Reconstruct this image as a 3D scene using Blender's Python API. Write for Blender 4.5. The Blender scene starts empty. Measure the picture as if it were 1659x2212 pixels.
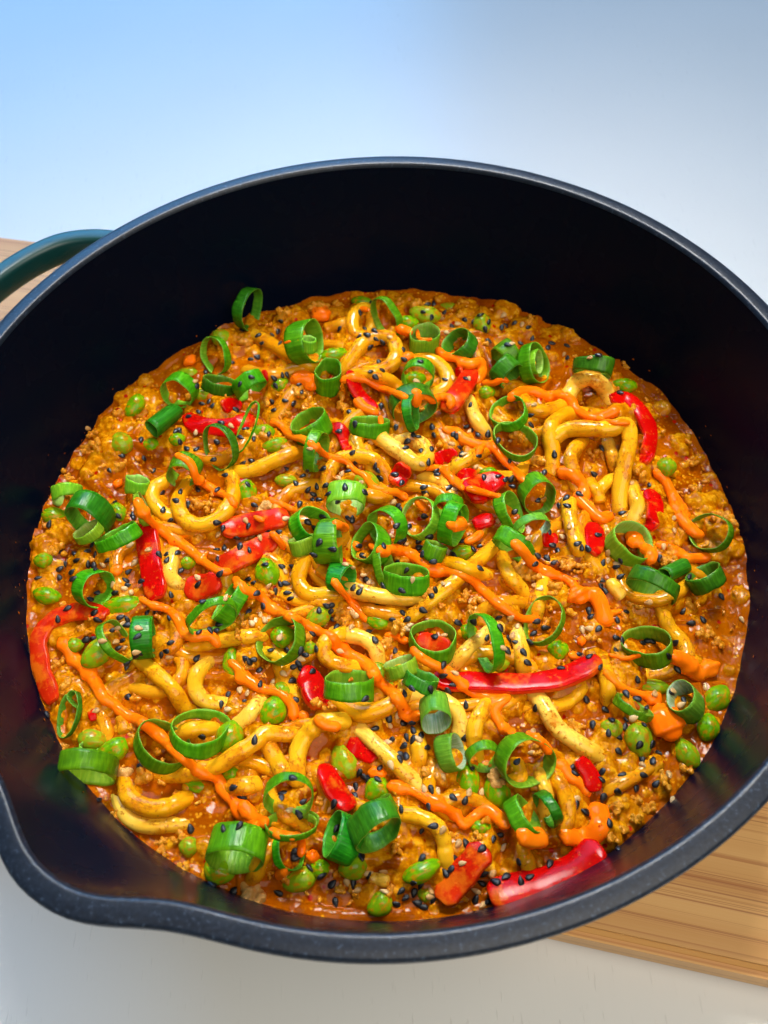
import bpy, bmesh, math, random
import numpy as np
from mathutils import Vector, Matrix

# ------------------------------------------------------------------ camera, light, exposure
SC = bpy.context.scene
COL = SC.collection
CAM = np.array([0.0, -0.169323, 0.222571])
_yaw, _pitch, _roll = 0.0018042, 0.9895733, -0.0546287
_fw = np.array([math.sin(_yaw) * math.cos(_pitch), math.cos(_yaw) * math.cos(_pitch), -math.sin(_pitch)])
_r0 = np.array([math.cos(_yaw), -math.sin(_yaw), 0.0]); _u0 = np.cross(_r0, _fw)
RT = math.cos(_roll) * _r0 + math.sin(_roll) * _u0
UP = -math.sin(_roll) * _r0 + math.cos(_roll) * _u0
FW = _fw
FPX = 3225.336 * 1659 / 2656          # focal length in working pixels (a 1659 x 2212 picture)
cd = bpy.data.cameras.new('camera'); cam = bpy.data.objects.new('camera', cd); COL.objects.link(cam)
m = Matrix.Identity(4)
for i in range(3):
    m[i][0], m[i][1], m[i][2], m[i][3] = RT[i], UP[i], -FW[i], CAM[i]
cam.matrix_world = m
cd.sensor_fit = 'HORIZONTAL'; cd.sensor_width = 36; cd.lens = 36 * 3225.336 / 2656
cd.clip_start = 0.01; cd.clip_end = 50
cd.dof.use_dof = True; cd.dof.focus_distance = 0.30; cd.dof.aperture_fstop = 22
SC.camera = cam
SC.render.resolution_x, SC.render.resolution_y = 768, 1024

W = bpy.data.worlds.new('World'); SC.world = W; W.use_nodes = True
bg = W.node_tree.nodes['Background']
bg.inputs[0].default_value = (0.48, 0.74, 1.0, 1); bg.inputs[1].default_value = 0.12   # pale room around the table

def area(name, loc, target, sx, sy, power, col, spread=180):
    l = bpy.data.lights.new(name, 'AREA'); l.shape = 'RECTANGLE'; l.size = sx; l.size_y = sy
    l.energy = power; l.color = col; l.spread = math.radians(spread)
    o = bpy.data.objects.new(name, l); COL.objects.link(o); o.location = loc
    o.rotation_euler = (Vector(target) - Vector(loc)).to_track_quat('-Z', 'Y').to_euler()
    return o
area('window_light', (-0.46, 1.66, 1.10), (0, 0, -0.05), 1.45, 1.5, 36, (0.13, 0.46, 1.0))
area('high_window_light', (0.12, 0.80, 1.20), (0, 0, -0.05), 0.45, 0.45, 0.98, (1.0, 0.97, 0.92), 26)
area('room_light', (0.45, -0.62, 1.20), (0, -0.08, -0.05), 1.2, 1.2, 16.5, (1.0, 0.92, 0.79))
SC.view_settings.view_transform = 'Standard'; SC.view_settings.look = 'None'
SC.view_settings.exposure = 0.06; SC.view_settings.gamma = 1.0
SC.cycles.use_denoising = True
SC.cycles.max_bounces = 8

# ------------------------------------------------------------------ helpers
rng = np.random.default_rng(7); random.seed(7)
def lin(r, g, b):
    f = lambda c: (c / 255 / 12.92) if c / 255 <= 0.04045 else ((c / 255 + 0.055) / 1.055) ** 2.4
    return (f(r), f(g), f(b), 1)
def tag(o, label, cat, group=None, kind=None):
    if label: o['label'] = label
    if cat: o['category'] = cat
    if group: o['group'] = group
    if kind: o['kind'] = kind
    return o
def mesh_obj(name, V, F, mats, parent=None, smooth=True, midx=None, uv=None):
    me = bpy.data.meshes.new(name)
    me.from_pydata([tuple(map(float, v)) for v in V], [], F)
    for mt in (mats if isinstance(mats, (list, tuple)) else [mats]): me.materials.append(mt)
    if midx is not None: me.polygons.foreach_set('material_index', np.asarray(midx, np.int32))
    if smooth: me.polygons.foreach_set('use_smooth', np.ones(len(me.polygons), bool))
    if uv is not None:
        l = me.uv_layers.new(name='UVMap')
        idx = np.zeros(len(me.loops), np.int32); me.loops.foreach_get('vertex_index', idx)
        l.data.foreach_set('uv', np.asarray(uv, np.float32)[idx].ravel())
    me.update()
    o = bpy.data.objects.new(name, me); COL.objects.link(o)
    if parent: o.parent = parent
    return o
def fix_normals(o):
    b = bmesh.new(); b.from_mesh(o.data); bmesh.ops.recalc_face_normals(b, faces=b.faces); b.to_mesh(o.data); b.free()

# --- the picture is traced in nine overlapping tiles; a tile point becomes a working pixel, a pixel a ray
OFF = dict(A=(0, 593.4), B=(499.7, 593.4), C=(1061.9, 593.4), D=(0, 1030.6), E=(499.7, 1030.6), F=(1061.9, 1030.6),
           G=(0, 1467.9), H=(499.7, 1467.9), I=(1061.9, 1467.9))
ZS = 900 / 1659 * 1659 / 2656
def Z(k, x, y): return (OFF[k][0] + ZS * x, OFF[k][1] + ZS * y)
def parse(s):
    out = []; k = None
    for t in s.split():
        if t.isalpha(): k = t
        else:
            q = t.split(','); out.append(Z(k, float(q[0]), float(q[1])))
    return np.array(out)
def raydir(x, y):
    d = FW + (x - 829.5) / FPX * RT - (y - 1106) / FPX * UP
    return d                                             # not unit: depth along FW is 1
def on_plane(x, y, z):
    d = raydir(x, y); return CAM + d * ((z - CAM[2]) / d[2])
def catmull(P, n=8):
    P = np.asarray(P, float)
    if len(P) == 2: P = np.array([P[0], (P[0] + P[1]) / 2, P[1]])
    Q = np.vstack([2 * P[0] - P[1], P, 2 * P[-1] - P[-2]]); out = []
    for i in range(1, len(Q) - 2):
        for t in np.linspace(0, 1, n, endpoint=False):
            a, b, c, d = Q[i - 1], Q[i], Q[i + 1], Q[i + 2]
            out.append(.5 * (2 * b + (c - a) * t + (2 * a - 5 * b + 4 * c - d) * t * t + (3 * b - a - 3 * c + d) * t ** 3))
    out.append(Q[-2]); return np.array(out)
def resample(P, step):
    d = np.r_[0, np.cumsum(np.linalg.norm(np.diff(P, axis=0), axis=1))]
    n = max(4, int(d[-1] / step) + 1); s = np.linspace(0, d[-1], n)
    return np.stack([np.interp(s, d, P[:, i]) for i in range(P.shape[1])], 1)
def gsm(a, sig):
    k = np.arange(-int(3 * sig) - 1, int(3 * sig) + 2); g = np.exp(-k * k / (2 * sig * sig)); g /= g.sum()
    p = len(k) // 2
    return np.stack([np.convolve(np.pad(a[:, i], p, mode='edge'), g, 'valid') for i in range(a.shape[1])], 1)
_ng = {}
def vnoise(x, y, f, seed):
    if seed not in _ng: _ng[seed] = np.random.default_rng(seed).random((257, 257))
    g = _ng[seed]; X = (np.asarray(x) * f) % 256; Y = (np.asarray(y) * f) % 256
    i = np.floor(X).astype(int); j = np.floor(Y).astype(int); u = X - i; v = Y - j
    u = u * u * (3 - 2 * u); v = v * v * (3 - 2 * v); i1 = (i + 1) % 256; j1 = (j + 1) % 256
    return (g[i, j] * (1 - u) + g[i1, j] * u) * (1 - v) + (g[i, j1] * (1 - u) + g[i1, j1] * u) * v - .5
def fbm(x, y, f, seed, o=4): return sum(vnoise(x, y, f * 2 ** k, seed + k) * .5 ** k for k in range(o))

# ------------------------------------------------------------------ materials
class NT:
    def __init__(s, name):
        s.m = bpy.data.materials.new(name); s.m.use_nodes = True; s.t = s.m.node_tree; s.b = s.t.nodes['Principled BSDF']
        s.out = s.t.nodes['Material Output']
    def n(s, ty, **kw):
        nd = s.t.nodes.new(ty)
        for k, v in kw.items():
            if k in nd.inputs.keys(): nd.inputs[k].default_value = v
            else: setattr(nd, k, v)
        return nd
    def l(s, a, b): s.t.links.new(a, b)
    def coord(s, which='Object', scale=(1, 1, 1)):
        c = s.n('ShaderNodeTexCoord'); mp = s.n('ShaderNodeMapping'); mp.inputs['Scale'].default_value = scale
        s.l(c.outputs[which], mp.inputs['Vector']); return mp.outputs[0]
    def noise(s, vec, scale, detail=3, rough=.5, dist=0):
        nd = s.n('ShaderNodeTexNoise'); nd.inputs['Scale'].default_value = scale; nd.inputs['Detail'].default_value = detail
        nd.inputs['Roughness'].default_value = rough; nd.inputs['Distortion'].default_value = dist
        if vec is not None: s.l(vec, nd.inputs['Vector'])
        return nd.outputs['Fac']
    def vor(s, vec, scale, feature='F1'):
        nd = s.n('ShaderNodeTexVoronoi'); nd.feature = feature; nd.inputs['Scale'].default_value = scale
        s.l(vec, nd.inputs['Vector']); return nd.outputs['Distance']
    def ramp(s, fac, stops):
        r = s.n('ShaderNodeValToRGB'); e = r.color_ramp.elements
        while len(e) < len(stops): e.new(.5)
        for el, (p, c) in zip(e, stops): el.position = p; el.color = c if len(c) == 4 else (*c, 1)
        s.l(fac, r.inputs[0]); return r.outputs[0]
    def mix(s, fac, a, b, mode='MIX'):
        x = s.n('ShaderNodeMix'); x.data_type = 'RGBA'; x.blend_type = mode
        for v, i in ((fac, 0), (a, 6), (b, 7)):
            if isinstance(v, (int, float, tuple)): x.inputs[i].default_value = v
            else: s.l(v, x.inputs[i])
        return x.outputs[2]
    def math(s, op, a, b=0.0):
        x = s.n('ShaderNodeMath'); x.operation = op
        for v, i in ((a, 0), (b, 1)):
            if isinstance(v, (int, float)): x.inputs[i].default_value = v
            else: s.l(v, x.inputs[i])
        return x.outputs[0]
    def bump(s, h, strength, dist, prev=None):
        b = s.n('ShaderNodeBump'); b.inputs['Strength'].default_value = strength; b.inputs['Distance'].default_value = dist
        s.l(h, b.inputs['Height'])
        if prev is not None: s.l(prev, b.inputs['Normal'])
        return b.outputs[0]
    def rand(s):
        return s.n('ShaderNodeObjectInfo').outputs['Random']
    def set(s, **kw):
        for k, v in kw.items():
            k = k.replace('_', ' ')
            if isinstance(v, (int, float, tuple)): s.b.inputs[k].default_value = v
            else: s.l(v, s.b.inputs[k])
        return s
    def sss(s, w, rad, scale):
        s.b.inputs['Subsurface Weight'].default_value = w; s.b.inputs['Subsurface Radius'].default_value = rad
        s.b.inputs['Subsurface Scale'].default_value = scale
BLK = (0, 0, 0, 1); WHT = (1, 1, 1, 1)

def mat_table():
    t = NT('white_painted_wood'); v = t.coord('Object', (1, 1, 1))
    pv = t.coord('Object', (850, 95, 1)); pores = t.noise(pv, 1.0, 2, .5)
    mask = t.noise(v, 14, 2)
    pr = t.ramp(pores, [(.66, BLK), (.72, WHT)])
    pm = t.mix(t.ramp(mask, [(.42, BLK), (.62, WHT)]), BLK, pr)
    c = t.ramp(t.noise(v, 3, 4), [(.3, lin(212, 211, 207)), (.7, lin(222, 221, 216))])
    c = t.mix(t.math('MULTIPLY', pm, .16), c, lin(150, 145, 136))
    sm = t.vor(v, 9); c = t.mix(t.ramp(sm, [(.012, WHT), (.03, BLK)]), c, lin(170, 172, 175))
    t.set(Base_Color=c, Roughness=t.math('ADD', t.math('MULTIPLY', t.noise(v, 8, 3), .12), .26))
    b = t.bump(pm, .25, .0003); b = t.bump(t.noise(t.coord('Object', (220, 12, 1)), 1, 3), .05, .001, b); t.set(Normal=b); return t.m
def mat_bamboo():
    t = NT('bamboo')
    a = t.noise(t.coord('Object', (.6, 480, 60)), 1, 4, .6, .15); b = t.noise(t.coord('Object', (.5, 1300, 60)), 1, 3, .6)
    st = t.ramp(t.noise(t.coord('Object', (.3, 110, 8)), 1, 1), [(.35, lin(208, 150, 80)), (.65, lin(222, 168, 98))])
    c = t.mix(t.ramp(a, [(.57, BLK), (.66, (.75, .75, .75, 1))]), st, lin(172, 104, 44))
    c = t.mix(t.ramp(b, [(.59, BLK), (.66, (.7, .7, .7, 1))]), c, lin(150, 82, 30))
    t.set(Base_Color=c, Roughness=.45); t.set(Normal=t.bump(b, .12, .0004)); return t.m
def mat_rim():
    t = NT('speckled_charcoal_enamel'); v = t.coord()
    f = t.noise(v, 900, 3, .6); g = t.noise(v, 260, 3, .6)
    c = t.ramp(f, [(.35, lin(18, 24, 34)), (.60, lin(28, 36, 48)), (.74, lin(66, 78, 94))])
    t.set(Base_Color=c, Roughness=t.math('ADD', t.math('MULTIPLY', g, .2), 0.27), Specular_IOR_Level=.36)
    t.set(Normal=t.bump(t.noise(v, 700, 3), .22, .0003)); return t.m
def mat_nonstick():
    t = NT('black_nonstick'); v = t.coord()
    t.set(Base_Color=lin(5, 13, 30), Roughness=t.math('ADD', t.math('MULTIPLY', t.noise(v, 60, 3), .10), .22), Specular_IOR_Level=.05)
    t.set(Normal=t.bump(t.noise(v, 1400, 2), .05, .0002)); return t.m
def mat_teal(name='dark_teal_coating', rough=.34):
    t = NT(name); v = t.coord()
    t.set(Base_Color=lin(14, 62, 60), Roughness=rough, Specular_IOR_Level=.5); t.set(Normal=t.bump(t.noise(v, 500, 2), .08, .0003)); return t.m
SAUCE_D, SAUCE_M, SAUCE_L = lin(140, 62, 2), lin(196, 104, 6), lin(226, 150, 24)
def mat_sauce():
    t = NT('curry_sauce'); v = t.coord()
    lm = t.n('ShaderNodeAttribute'); lm.attribute_name = 'lump'; lm = lm.outputs['Fac']
    a = t.noise(v, 60, 4, .6, .4); b = t.noise(v, 380, 4, .65); f = t.noise(v, 1100, 3, .6); g = t.vor(v, 700)
    pool = t.ramp(a, [(.30, lin(116, 46, 0)), (.48, lin(160, 75, 0)), (.70, lin(184, 97, 0))])
    lump = t.ramp(b, [(.32, lin(164, 86, 0)), (.52, lin(194, 118, 2)), (.68, lin(224, 160, 22))])
    c = t.mix(t.ramp(t.math('ADD', lm, t.math('MULTIPLY', t.math('SUBTRACT', b, .5), .7)), [(.18, BLK), (.55, WHT)]), pool, lump)
    gm = t.ramp(t.noise(v, 150, 3, .6), [(.46, BLK), (.62, WHT)])
    c = t.mix(t.mix(gm, BLK, t.ramp(g, [(.18, (.8, .8, .8, 1)), (.42, BLK)])), c, lin(230, 158, 26))
    ch = t.vor(v, 150); c = t.mix(t.ramp(ch, [(.10, WHT), (.14, BLK)]), c, lin(168, 26, 4))
    t.set(Base_Color=c, Roughness=.5, Specular_IOR_Level=.0, Coat_Weight=.22, Coat_Roughness=.06)
    n = t.bump(b, .28, .0008); n = t.bump(f, .12, .0004, n); t.set(Normal=n)
    n2 = t.bump(b, .12, .0008); t.l(n2, t.b.inputs['Coat Normal']); return t.m
def mat_crumb(name, lo, mid, hi):
    t = NT(name); v = t.coord(); a = t.noise(v, 250, 4, .6); b = t.noise(v, 900, 4, .7); r = t.rand()
    c = t.ramp(a, [(.3, lo), (.5, mid), (.7, hi)]); c = t.mix(t.math('MULTIPLY', r, .35), c, SAUCE_M)
    t.set(Base_Color=c, Roughness=t.ramp(b, [(.3, (.22, .22, .22)), (.7, (.5, .5, .5))]), Specular_IOR_Level=.2, Coat_Weight=.25, Coat_Roughness=.08)
    n = t.bump(a, .25, .0010); n = t.bump(b, .3, .0005, n); t.set(Normal=n); return t.m
def mat_noodle(name, base, hi, coat):
    t = NT(name); v = t.coord(); r = t.rand()
    vv = t.n('ShaderNodeVectorMath'); vv.operation = 'ADD'; t.l(v, vv.inputs[0]); t.l(r, vv.inputs[1]); v = vv.outputs[0]
    a = t.noise(v, 110, 4, .6, .3); b = t.noise(v, 900, 3, .7)
    c = t.ramp(t.noise(v, 60, 2), [(.35, base), (.65, hi)])
    sm = t.ramp(a, [(coat, BLK), (coat + .17, (.9, .9, .9, 1))]); c = t.mix(sm, c, lin(206, 112, 2))
    gr = t.ramp(t.math('MULTIPLY', b, t.math('ADD', a, .45)), [(.56, BLK), (.64, WHT)]); c = t.mix(gr, c, lin(205, 120, 20))
    pp = t.vor(v, 420); k = t.ramp(t.noise(v, 70, 2), [(.5, BLK), (.6, WHT)])
    c = t.mix(t.mix(k, BLK, t.ramp(pp, [(.07, WHT), (.09, BLK)])), c, lin(45, 28, 12))
    t.set(Base_Color=c, Roughness=t.ramp(b, [(.3, (.14, .14, .14)), (.7, (.32, .32, .32))]), Coat_Weight=.42, Coat_Roughness=.07, Specular_IOR_Level=.03)
    t.sss(.15, (1, .7, .25), .003)
    n = t.bump(gr, .5, .0006); n = t.bump(a, .25, .001, n); t.set(Normal=n); t.l(t.bump(a, .2, .001), t.b.inputs['Coat Normal']); return t.m
def leaf(name, lo, hi, rib, rough, edge=False, trans=.22):
    t = NT(name); uv = t.coord('UV', (1, 1, 1)); r = t.rand()
    vu = t.coord('UV', (38, .9, 1)); ribs = t.noise(vu, 1.0, 2, .6)
    vl = t.coord('UV', (3, 1.5, 1)); vv = t.n('ShaderNodeVectorMath'); vv.operation = 'ADD'; t.l(vl, vv.inputs[0]); t.l(r, vv.inputs[1])
    big = t.noise(vv.outputs[0], 1.3, 3)
    c = t.ramp(big, [(.3, lo), (.7, hi)]); c = t.mix(t.ramp(ribs, [(.38, (.5, .5, .5, 1)), (.60, BLK)]), c, rib)
    h = t.n('ShaderNodeHueSaturation'); t.l(c, h.inputs['Color'])
    t.l(t.math('ADD', t.math('MULTIPLY', r, .045), .452), h.inputs['Hue']); t.l(t.math('ADD', t.math('MULTIPLY', r, .45), .82), h.inputs['Value'])
    c = h.outputs[0]
    t.set(Base_Color=c, Roughness=rough, Specular_IOR_Level=.3); nb = t.bump(ribs, .55, .0005); t.set(Normal=nb)
    tr = t.n('ShaderNodeBsdfTranslucent'); t.l(c, tr.inputs[0]); mx = t.n('ShaderNodeMixShader'); mx.inputs[0].default_value = trans
    t.l(t.b.outputs[0], mx.inputs[1]); t.l(tr.outputs[0], mx.inputs[2]); t.l(mx.outputs[0], t.out.inputs[0]); return t.m
def mat_bean():
    t = NT('edamame_green'); v = t.coord(); r = t.rand(); a = t.noise(v, 1.3, 3)
    c = t.ramp(a, [(.3, lin(78, 138, 2)), (.55, lin(116, 164, 5)), (.75, lin(146, 178, 12))])
    c = t.mix(t.ramp(r, [(.25, BLK), (1, (.55, .55, .55, 1))]), c, lin(160, 160, 30))
    vv = t.n('ShaderNodeVectorMath'); vv.operation = 'ADD'; t.l(v, vv.inputs[0]); t.l(r, vv.inputs[1])
    sm = t.noise(vv.outputs[0], 2.0, 4, .6); c = t.mix(t.ramp(sm, [(.50, BLK), (.64, (.85, .85, .85, 1))]), c, lin(190, 116, 4))
    t.set(Base_Color=c, Roughness=t.ramp(sm, [(.4, (.16, .16, .16)), (.7, (.34, .34, .34))]), Coat_Weight=.26, Coat_Roughness=.12, Specular_IOR_Level=.05)
    t.sss(.12, (.6, 1, .2), .003); t.set(Normal=t.bump(t.noise(v, 5, 3), .12, .0008)); return t.m
def mat_pepper(name, lo, hi, coat, rough):
    t = NT(name); v = t.coord(); r = t.rand(); a = t.noise(v, 90, 3); b = t.noise(v, 700, 3, .6)
    c = t.ramp(a, [(.3, lo), (.7, hi)]); c = t.mix(t.ramp(t.noise(v, 130, 4, .6), [(coat, BLK), (coat + .12, (.85, .85, .85, 1))]), c, lin(214, 100, 14))
    c = t.mix(t.ramp(b, [(.62, BLK), (.7, (.6, .6, .6, 1))]), c, lin(225, 110, 30)) if coat < .6 else c
    t.set(Base_Color=c, Roughness=rough, Coat_Weight=.14, Coat_Roughness=.14, Specular_IOR_Level=.05); t.sss(.05, (1, .2, .1), .0025)
    t.set(Normal=t.bump(b, .22, .0005, t.bump(t.noise(v, 160, 3), .35, .0012))); return t.m
def mat_mayo():
    t = NT('chilli_mayo'); v = t.coord(); c = t.ramp(t.noise(v, 60, 3), [(.3, lin(255, 108, 4)), (.7, lin(255, 130, 14))])
    ch = t.vor(v, 190); c = t.mix(t.ramp(ch, [(.06, WHT), (.09, BLK)]), c, lin(205, 60, 8))
    t.set(Base_Color=c, Roughness=.3, Coat_Weight=.30, Coat_Roughness=.04, Specular_IOR_Level=.0); t.sss(.1, (1, .45, .12), .003)
    t.set(Normal=t.bump(t.noise(v, 240, 2), .06, .0006)); return t.m
def mat_seed(name, lo, hi, rough):
    t = NT(name); v = t.coord(); c = t.ramp(t.rand(), [(0, lo), (1, hi)])
    t.set(Base_Color=c, Roughness=rough); t.set(Normal=t.bump(t.noise(v, 9, 3), .3, .0004)); return t.m

M = dict(table=mat_table(), bamboo=mat_bamboo(), rim=mat_rim(), nonstick=mat_nonstick(), teal=mat_teal(), sauce=mat_sauce(),
         crumb=mat_crumb('browned_mince', lin(188, 106, 2), lin(214, 138, 14), lin(236, 176, 48)),
         palecrumb=mat_crumb('pale_mince', lin(190, 120, 40), lin(220, 165, 84), lin(236, 200, 130)),
         noodle=mat_noodle('yellow_udon', lin(222, 144, 4), lin(242, 178, 26), .52),
         pale=mat_noodle('pale_udon', lin(232, 166, 24), lin(248, 200, 78), .55),
         coated=mat_noodle('sauced_udon', lin(208, 132, 8), lin(222, 152, 18), .46),
         bean=mat_bean(), skin=mat_pepper('red_pepper_skin', lin(176, 3, 2), lin(206, 12, 5), .57, .2),
         flesh=mat_pepper('red_pepper_flesh', lin(208, 40, 10), lin(226, 74, 22), .54, .24),
         sauced_skin=mat_pepper('sauced_pepper', lin(186, 22, 4), lin(208, 44, 8), .49, .22),
         mayo=mat_mayo(), black=mat_seed('black_sesame', lin(10, 11, 14), lin(30, 31, 36), .30),
         white=mat_seed('white_sesame', lin(190, 138, 72), lin(222, 186, 128), .42))
LEAF = {}
for key, o1, o2, orib, i1, i2 in (
        ('n', lin(34, 150, 10), lin(84, 188, 22), lin(14, 112, 8), lin(78, 164, 22), lin(136, 200, 52)),
        ('d', lin(12, 118, 22), lin(40, 156, 24), lin(6, 84, 14), lin(40, 134, 24), lin(88, 170, 40)),
        ('l', lin(96, 186, 30), lin(146, 214, 52), lin(70, 164, 26), lin(132, 190, 70), lin(180, 216, 120)),
        ('p', lin(50, 160, 34), lin(112, 200, 56), lin(34, 136, 28), lin(160, 196, 150), lin(212, 228, 200))):
    LEAF[key] = [leaf('scallion_outer_' + key, o1, o2, orib, .26), leaf('scallion_inner_' + key, i1, i2, o1, .34),
                 leaf('scallion_cut_' + key, lin(96, 178, 44), lin(136, 204, 66), lin(84, 168, 40), .3)]

# ------------------------------------------------------------------ setting: table and board
TZ, BZ = -0.120, -0.100
s = 3.0
tab = mesh_obj('table_top', [(-s, -s, TZ), (s, -s, TZ), (s, s, TZ), (-s, s, TZ)], [(0, 1, 2, 3)], M['table'], smooth=False)
tag(tab, None, None, kind='structure')
bd = bmesh.new(); bmesh.ops.create_cube(bd, size=1)
for v in bd.verts: v.co = Vector((v.co.x * .56, v.co.y * .278, v.co.z * (BZ - TZ - .0006)))
bmesh.ops.bevel(bd, geom=[e for e in bd.edges if abs(e.verts[0].co.z - e.verts[1].co.z) > .01], offset=.02, segments=6, affect='EDGES')
bmesh.ops.bevel(bd, geom=[e for e in bd.edges if abs(e.verts[0].co.z - e.verts[1].co.z) < 1e-5], offset=.0035, segments=3, affect='EDGES')
me = bpy.data.meshes.new('cutting_board'); bd.to_mesh(me); bd.free(); me.materials.append(M['bamboo'])
bo = bpy.data.objects.new('cutting_board', me); COL.objects.link(bo)
bax = np.array([.9665, -.2565]); bno = np.array([.2565, .9665])
cb = bno * ((.174 - .104) / 2) + bax * -.005
bo.location = (cb[0], cb[1], (BZ + TZ) / 2 + .0003); bo.rotation_euler = (0, 0, math.atan2(bax[1], bax[0]))
tag(bo, 'striped bamboo cutting board lying under the black pan', 'cutting board')

# ------------------------------------------------------------------ the pan
SP = math.radians(-124.3)
def spout(th, w):
    d = (th - SP + math.pi) % (2 * math.pi) - math.pi; return math.exp(-(abs(d) / w) ** 2.4)
def wall_r(z):                                           # inner wall radius at height z (rim is 0)
    if z > -.085: return .1339 + z * (.0114 / .0539)
    t = min(1, (-.085 - z) / .011); return .1159 - .012 * (1 - math.sqrt(max(0, 1 - t * t)))
NTH = 256
pan = bpy.data.objects.new('frying_pan', None); COL.objects.link(pan); pan.location = (0, 0, BZ)
tag(pan, 'deep black pan with pouring lip and teal loop handle, full of noodles', 'pan')
def loft(name, prof, mat, close_bottom=False):
    V, F = [], []
    for fr, fz in prof:
        for i in range(NTH):
            th = 2 * math.pi * i / NTH
            r, z = fr(th), fz(th); V.append((r * math.cos(th), r * math.sin(th), z - BZ))
    for j in range(len(prof) - 1):
        for i in range(NTH):
            k = (i + 1) % NTH; F.append((j * NTH + i, j * NTH + k, (j + 1) * NTH + k, (j + 1) * NTH + i))
    if close_bottom: F.append(tuple((len(prof) - 1) * NTH + i for i in range(NTH)))
    o = mesh_obj(name, V, F, mat, pan); fix_normals(o); return o
def rin(th): return .1339 + .0087 * spout(th, math.radians(8.6))
def rout(th): return .1400 + .0090 * spout(th, math.radians(9.2))
zc = lambda z: (lambda th: z)
def inn(z):
    f = max(0, 1 + z / .040); f = f * f * (3 - 2 * f)
    return lambda th: wall_r(z) + (rin(th) - .1339) * f
interior = loft('interior', [(inn(z), zc(z)) for z in (-.0012, -.004, -.008, -.013, -.018, -.024, -.030, -.036, -.042, -.050, -.058, -.07, -.08, -.085, -.088, -.0905, -.0925, -.0940)], M['nonstick'], True)
rim = loft('rim', [(lambda th: inn(-.0012)(th) + .00002, zc(-.0011)), (lambda th: rin(th) + .0001, zc(-.0005)), (lambda th: rin(th) + .0004, zc(-.0001)), (lambda th: rin(th) + .0008, zc(.0001)), (lambda th: rin(th) + .0014, zc(.00015)),
                   (lambda th: rin(th) * .5 + rout(th) * .5, zc(.0001)), (lambda th: rout(th) - .0011, zc(-.0002)), (lambda th: rout(th) - .0004, zc(-.0005)), (lambda th: rout(th), zc(-.0013)), (lambda th: rout(th) - .0002, zc(-.0040)), (lambda th: rout(th) - .0012, zc(-.0046))], M['rim'])
def outw(z, k):
    f = max(0, 1 + z / .045)
    return lambda th: (.1386 + (z + .0046) * .26) * k + .0085 * spout(th, math.radians(9.2)) * f
loft('outer_wall', [(outw(-.0046, 1), zc(-.0046)), (outw(-.02, 1), zc(-.02)), (outw(-.04, 1), zc(-.04)), (outw(-.07, 1), zc(-.07)), (outw(-.088, .995), zc(-.088)), (outw(-.096, .965), zc(-.096)), (outw(-.0995, .92), zc(-.0995))], M['teal'], True)
# loop handle, upper left
hp = np.array([(-.080, .1105), (-.092, .1150), (-.104, .1178), (-.1155, .1168), (-.1245, .1120), (-.1325, .1050), (-.1400, .0960), (-.1475, .0850), (-.1540, .0730), (-.1585, .0615), (-.1600, .0510), (-.1575, .0420), (-.1500, .0370), (-.1420, .0345), (-.1360, .0330), (-.1325, .032)])
hc = resample(catmull(hp, 8), .002); V, F = [], []
prof = []
for q in range(20):
    a = 2 * math.pi * q / 20; ca, sa = math.cos(a), math.sin(a)
    prof.append((.0040 * np.sign(ca) * abs(ca) ** .55, .0052 * np.sign(sa) * abs(sa) ** .5))
for i, p in enumerate(hc):
    tn = hc[min(i + 1, len(hc) - 1)] - hc[max(i - 1, 0)]; tn /= np.linalg.norm(tn); nn = np.array([-tn[1], tn[0]])
    for a, b in prof: V.append((p[0] + nn[0] * a, p[1] + nn[1] * a, -.0165 + b - BZ))
n = len(prof)
for i in range(len(hc) - 1):
    for q in range(n): F.append((i * n + q, i * n + (q + 1) % n, (i + 1) * n + (q + 1) % n, (i + 1) * n + q))
F.append(tuple(range(n))); F.append(tuple((len(hc) - 1) * n + q for q in range(n)))
hd = mesh_obj('handle', V, F, M['teal'], pan); fix_normals(hd)

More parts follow.
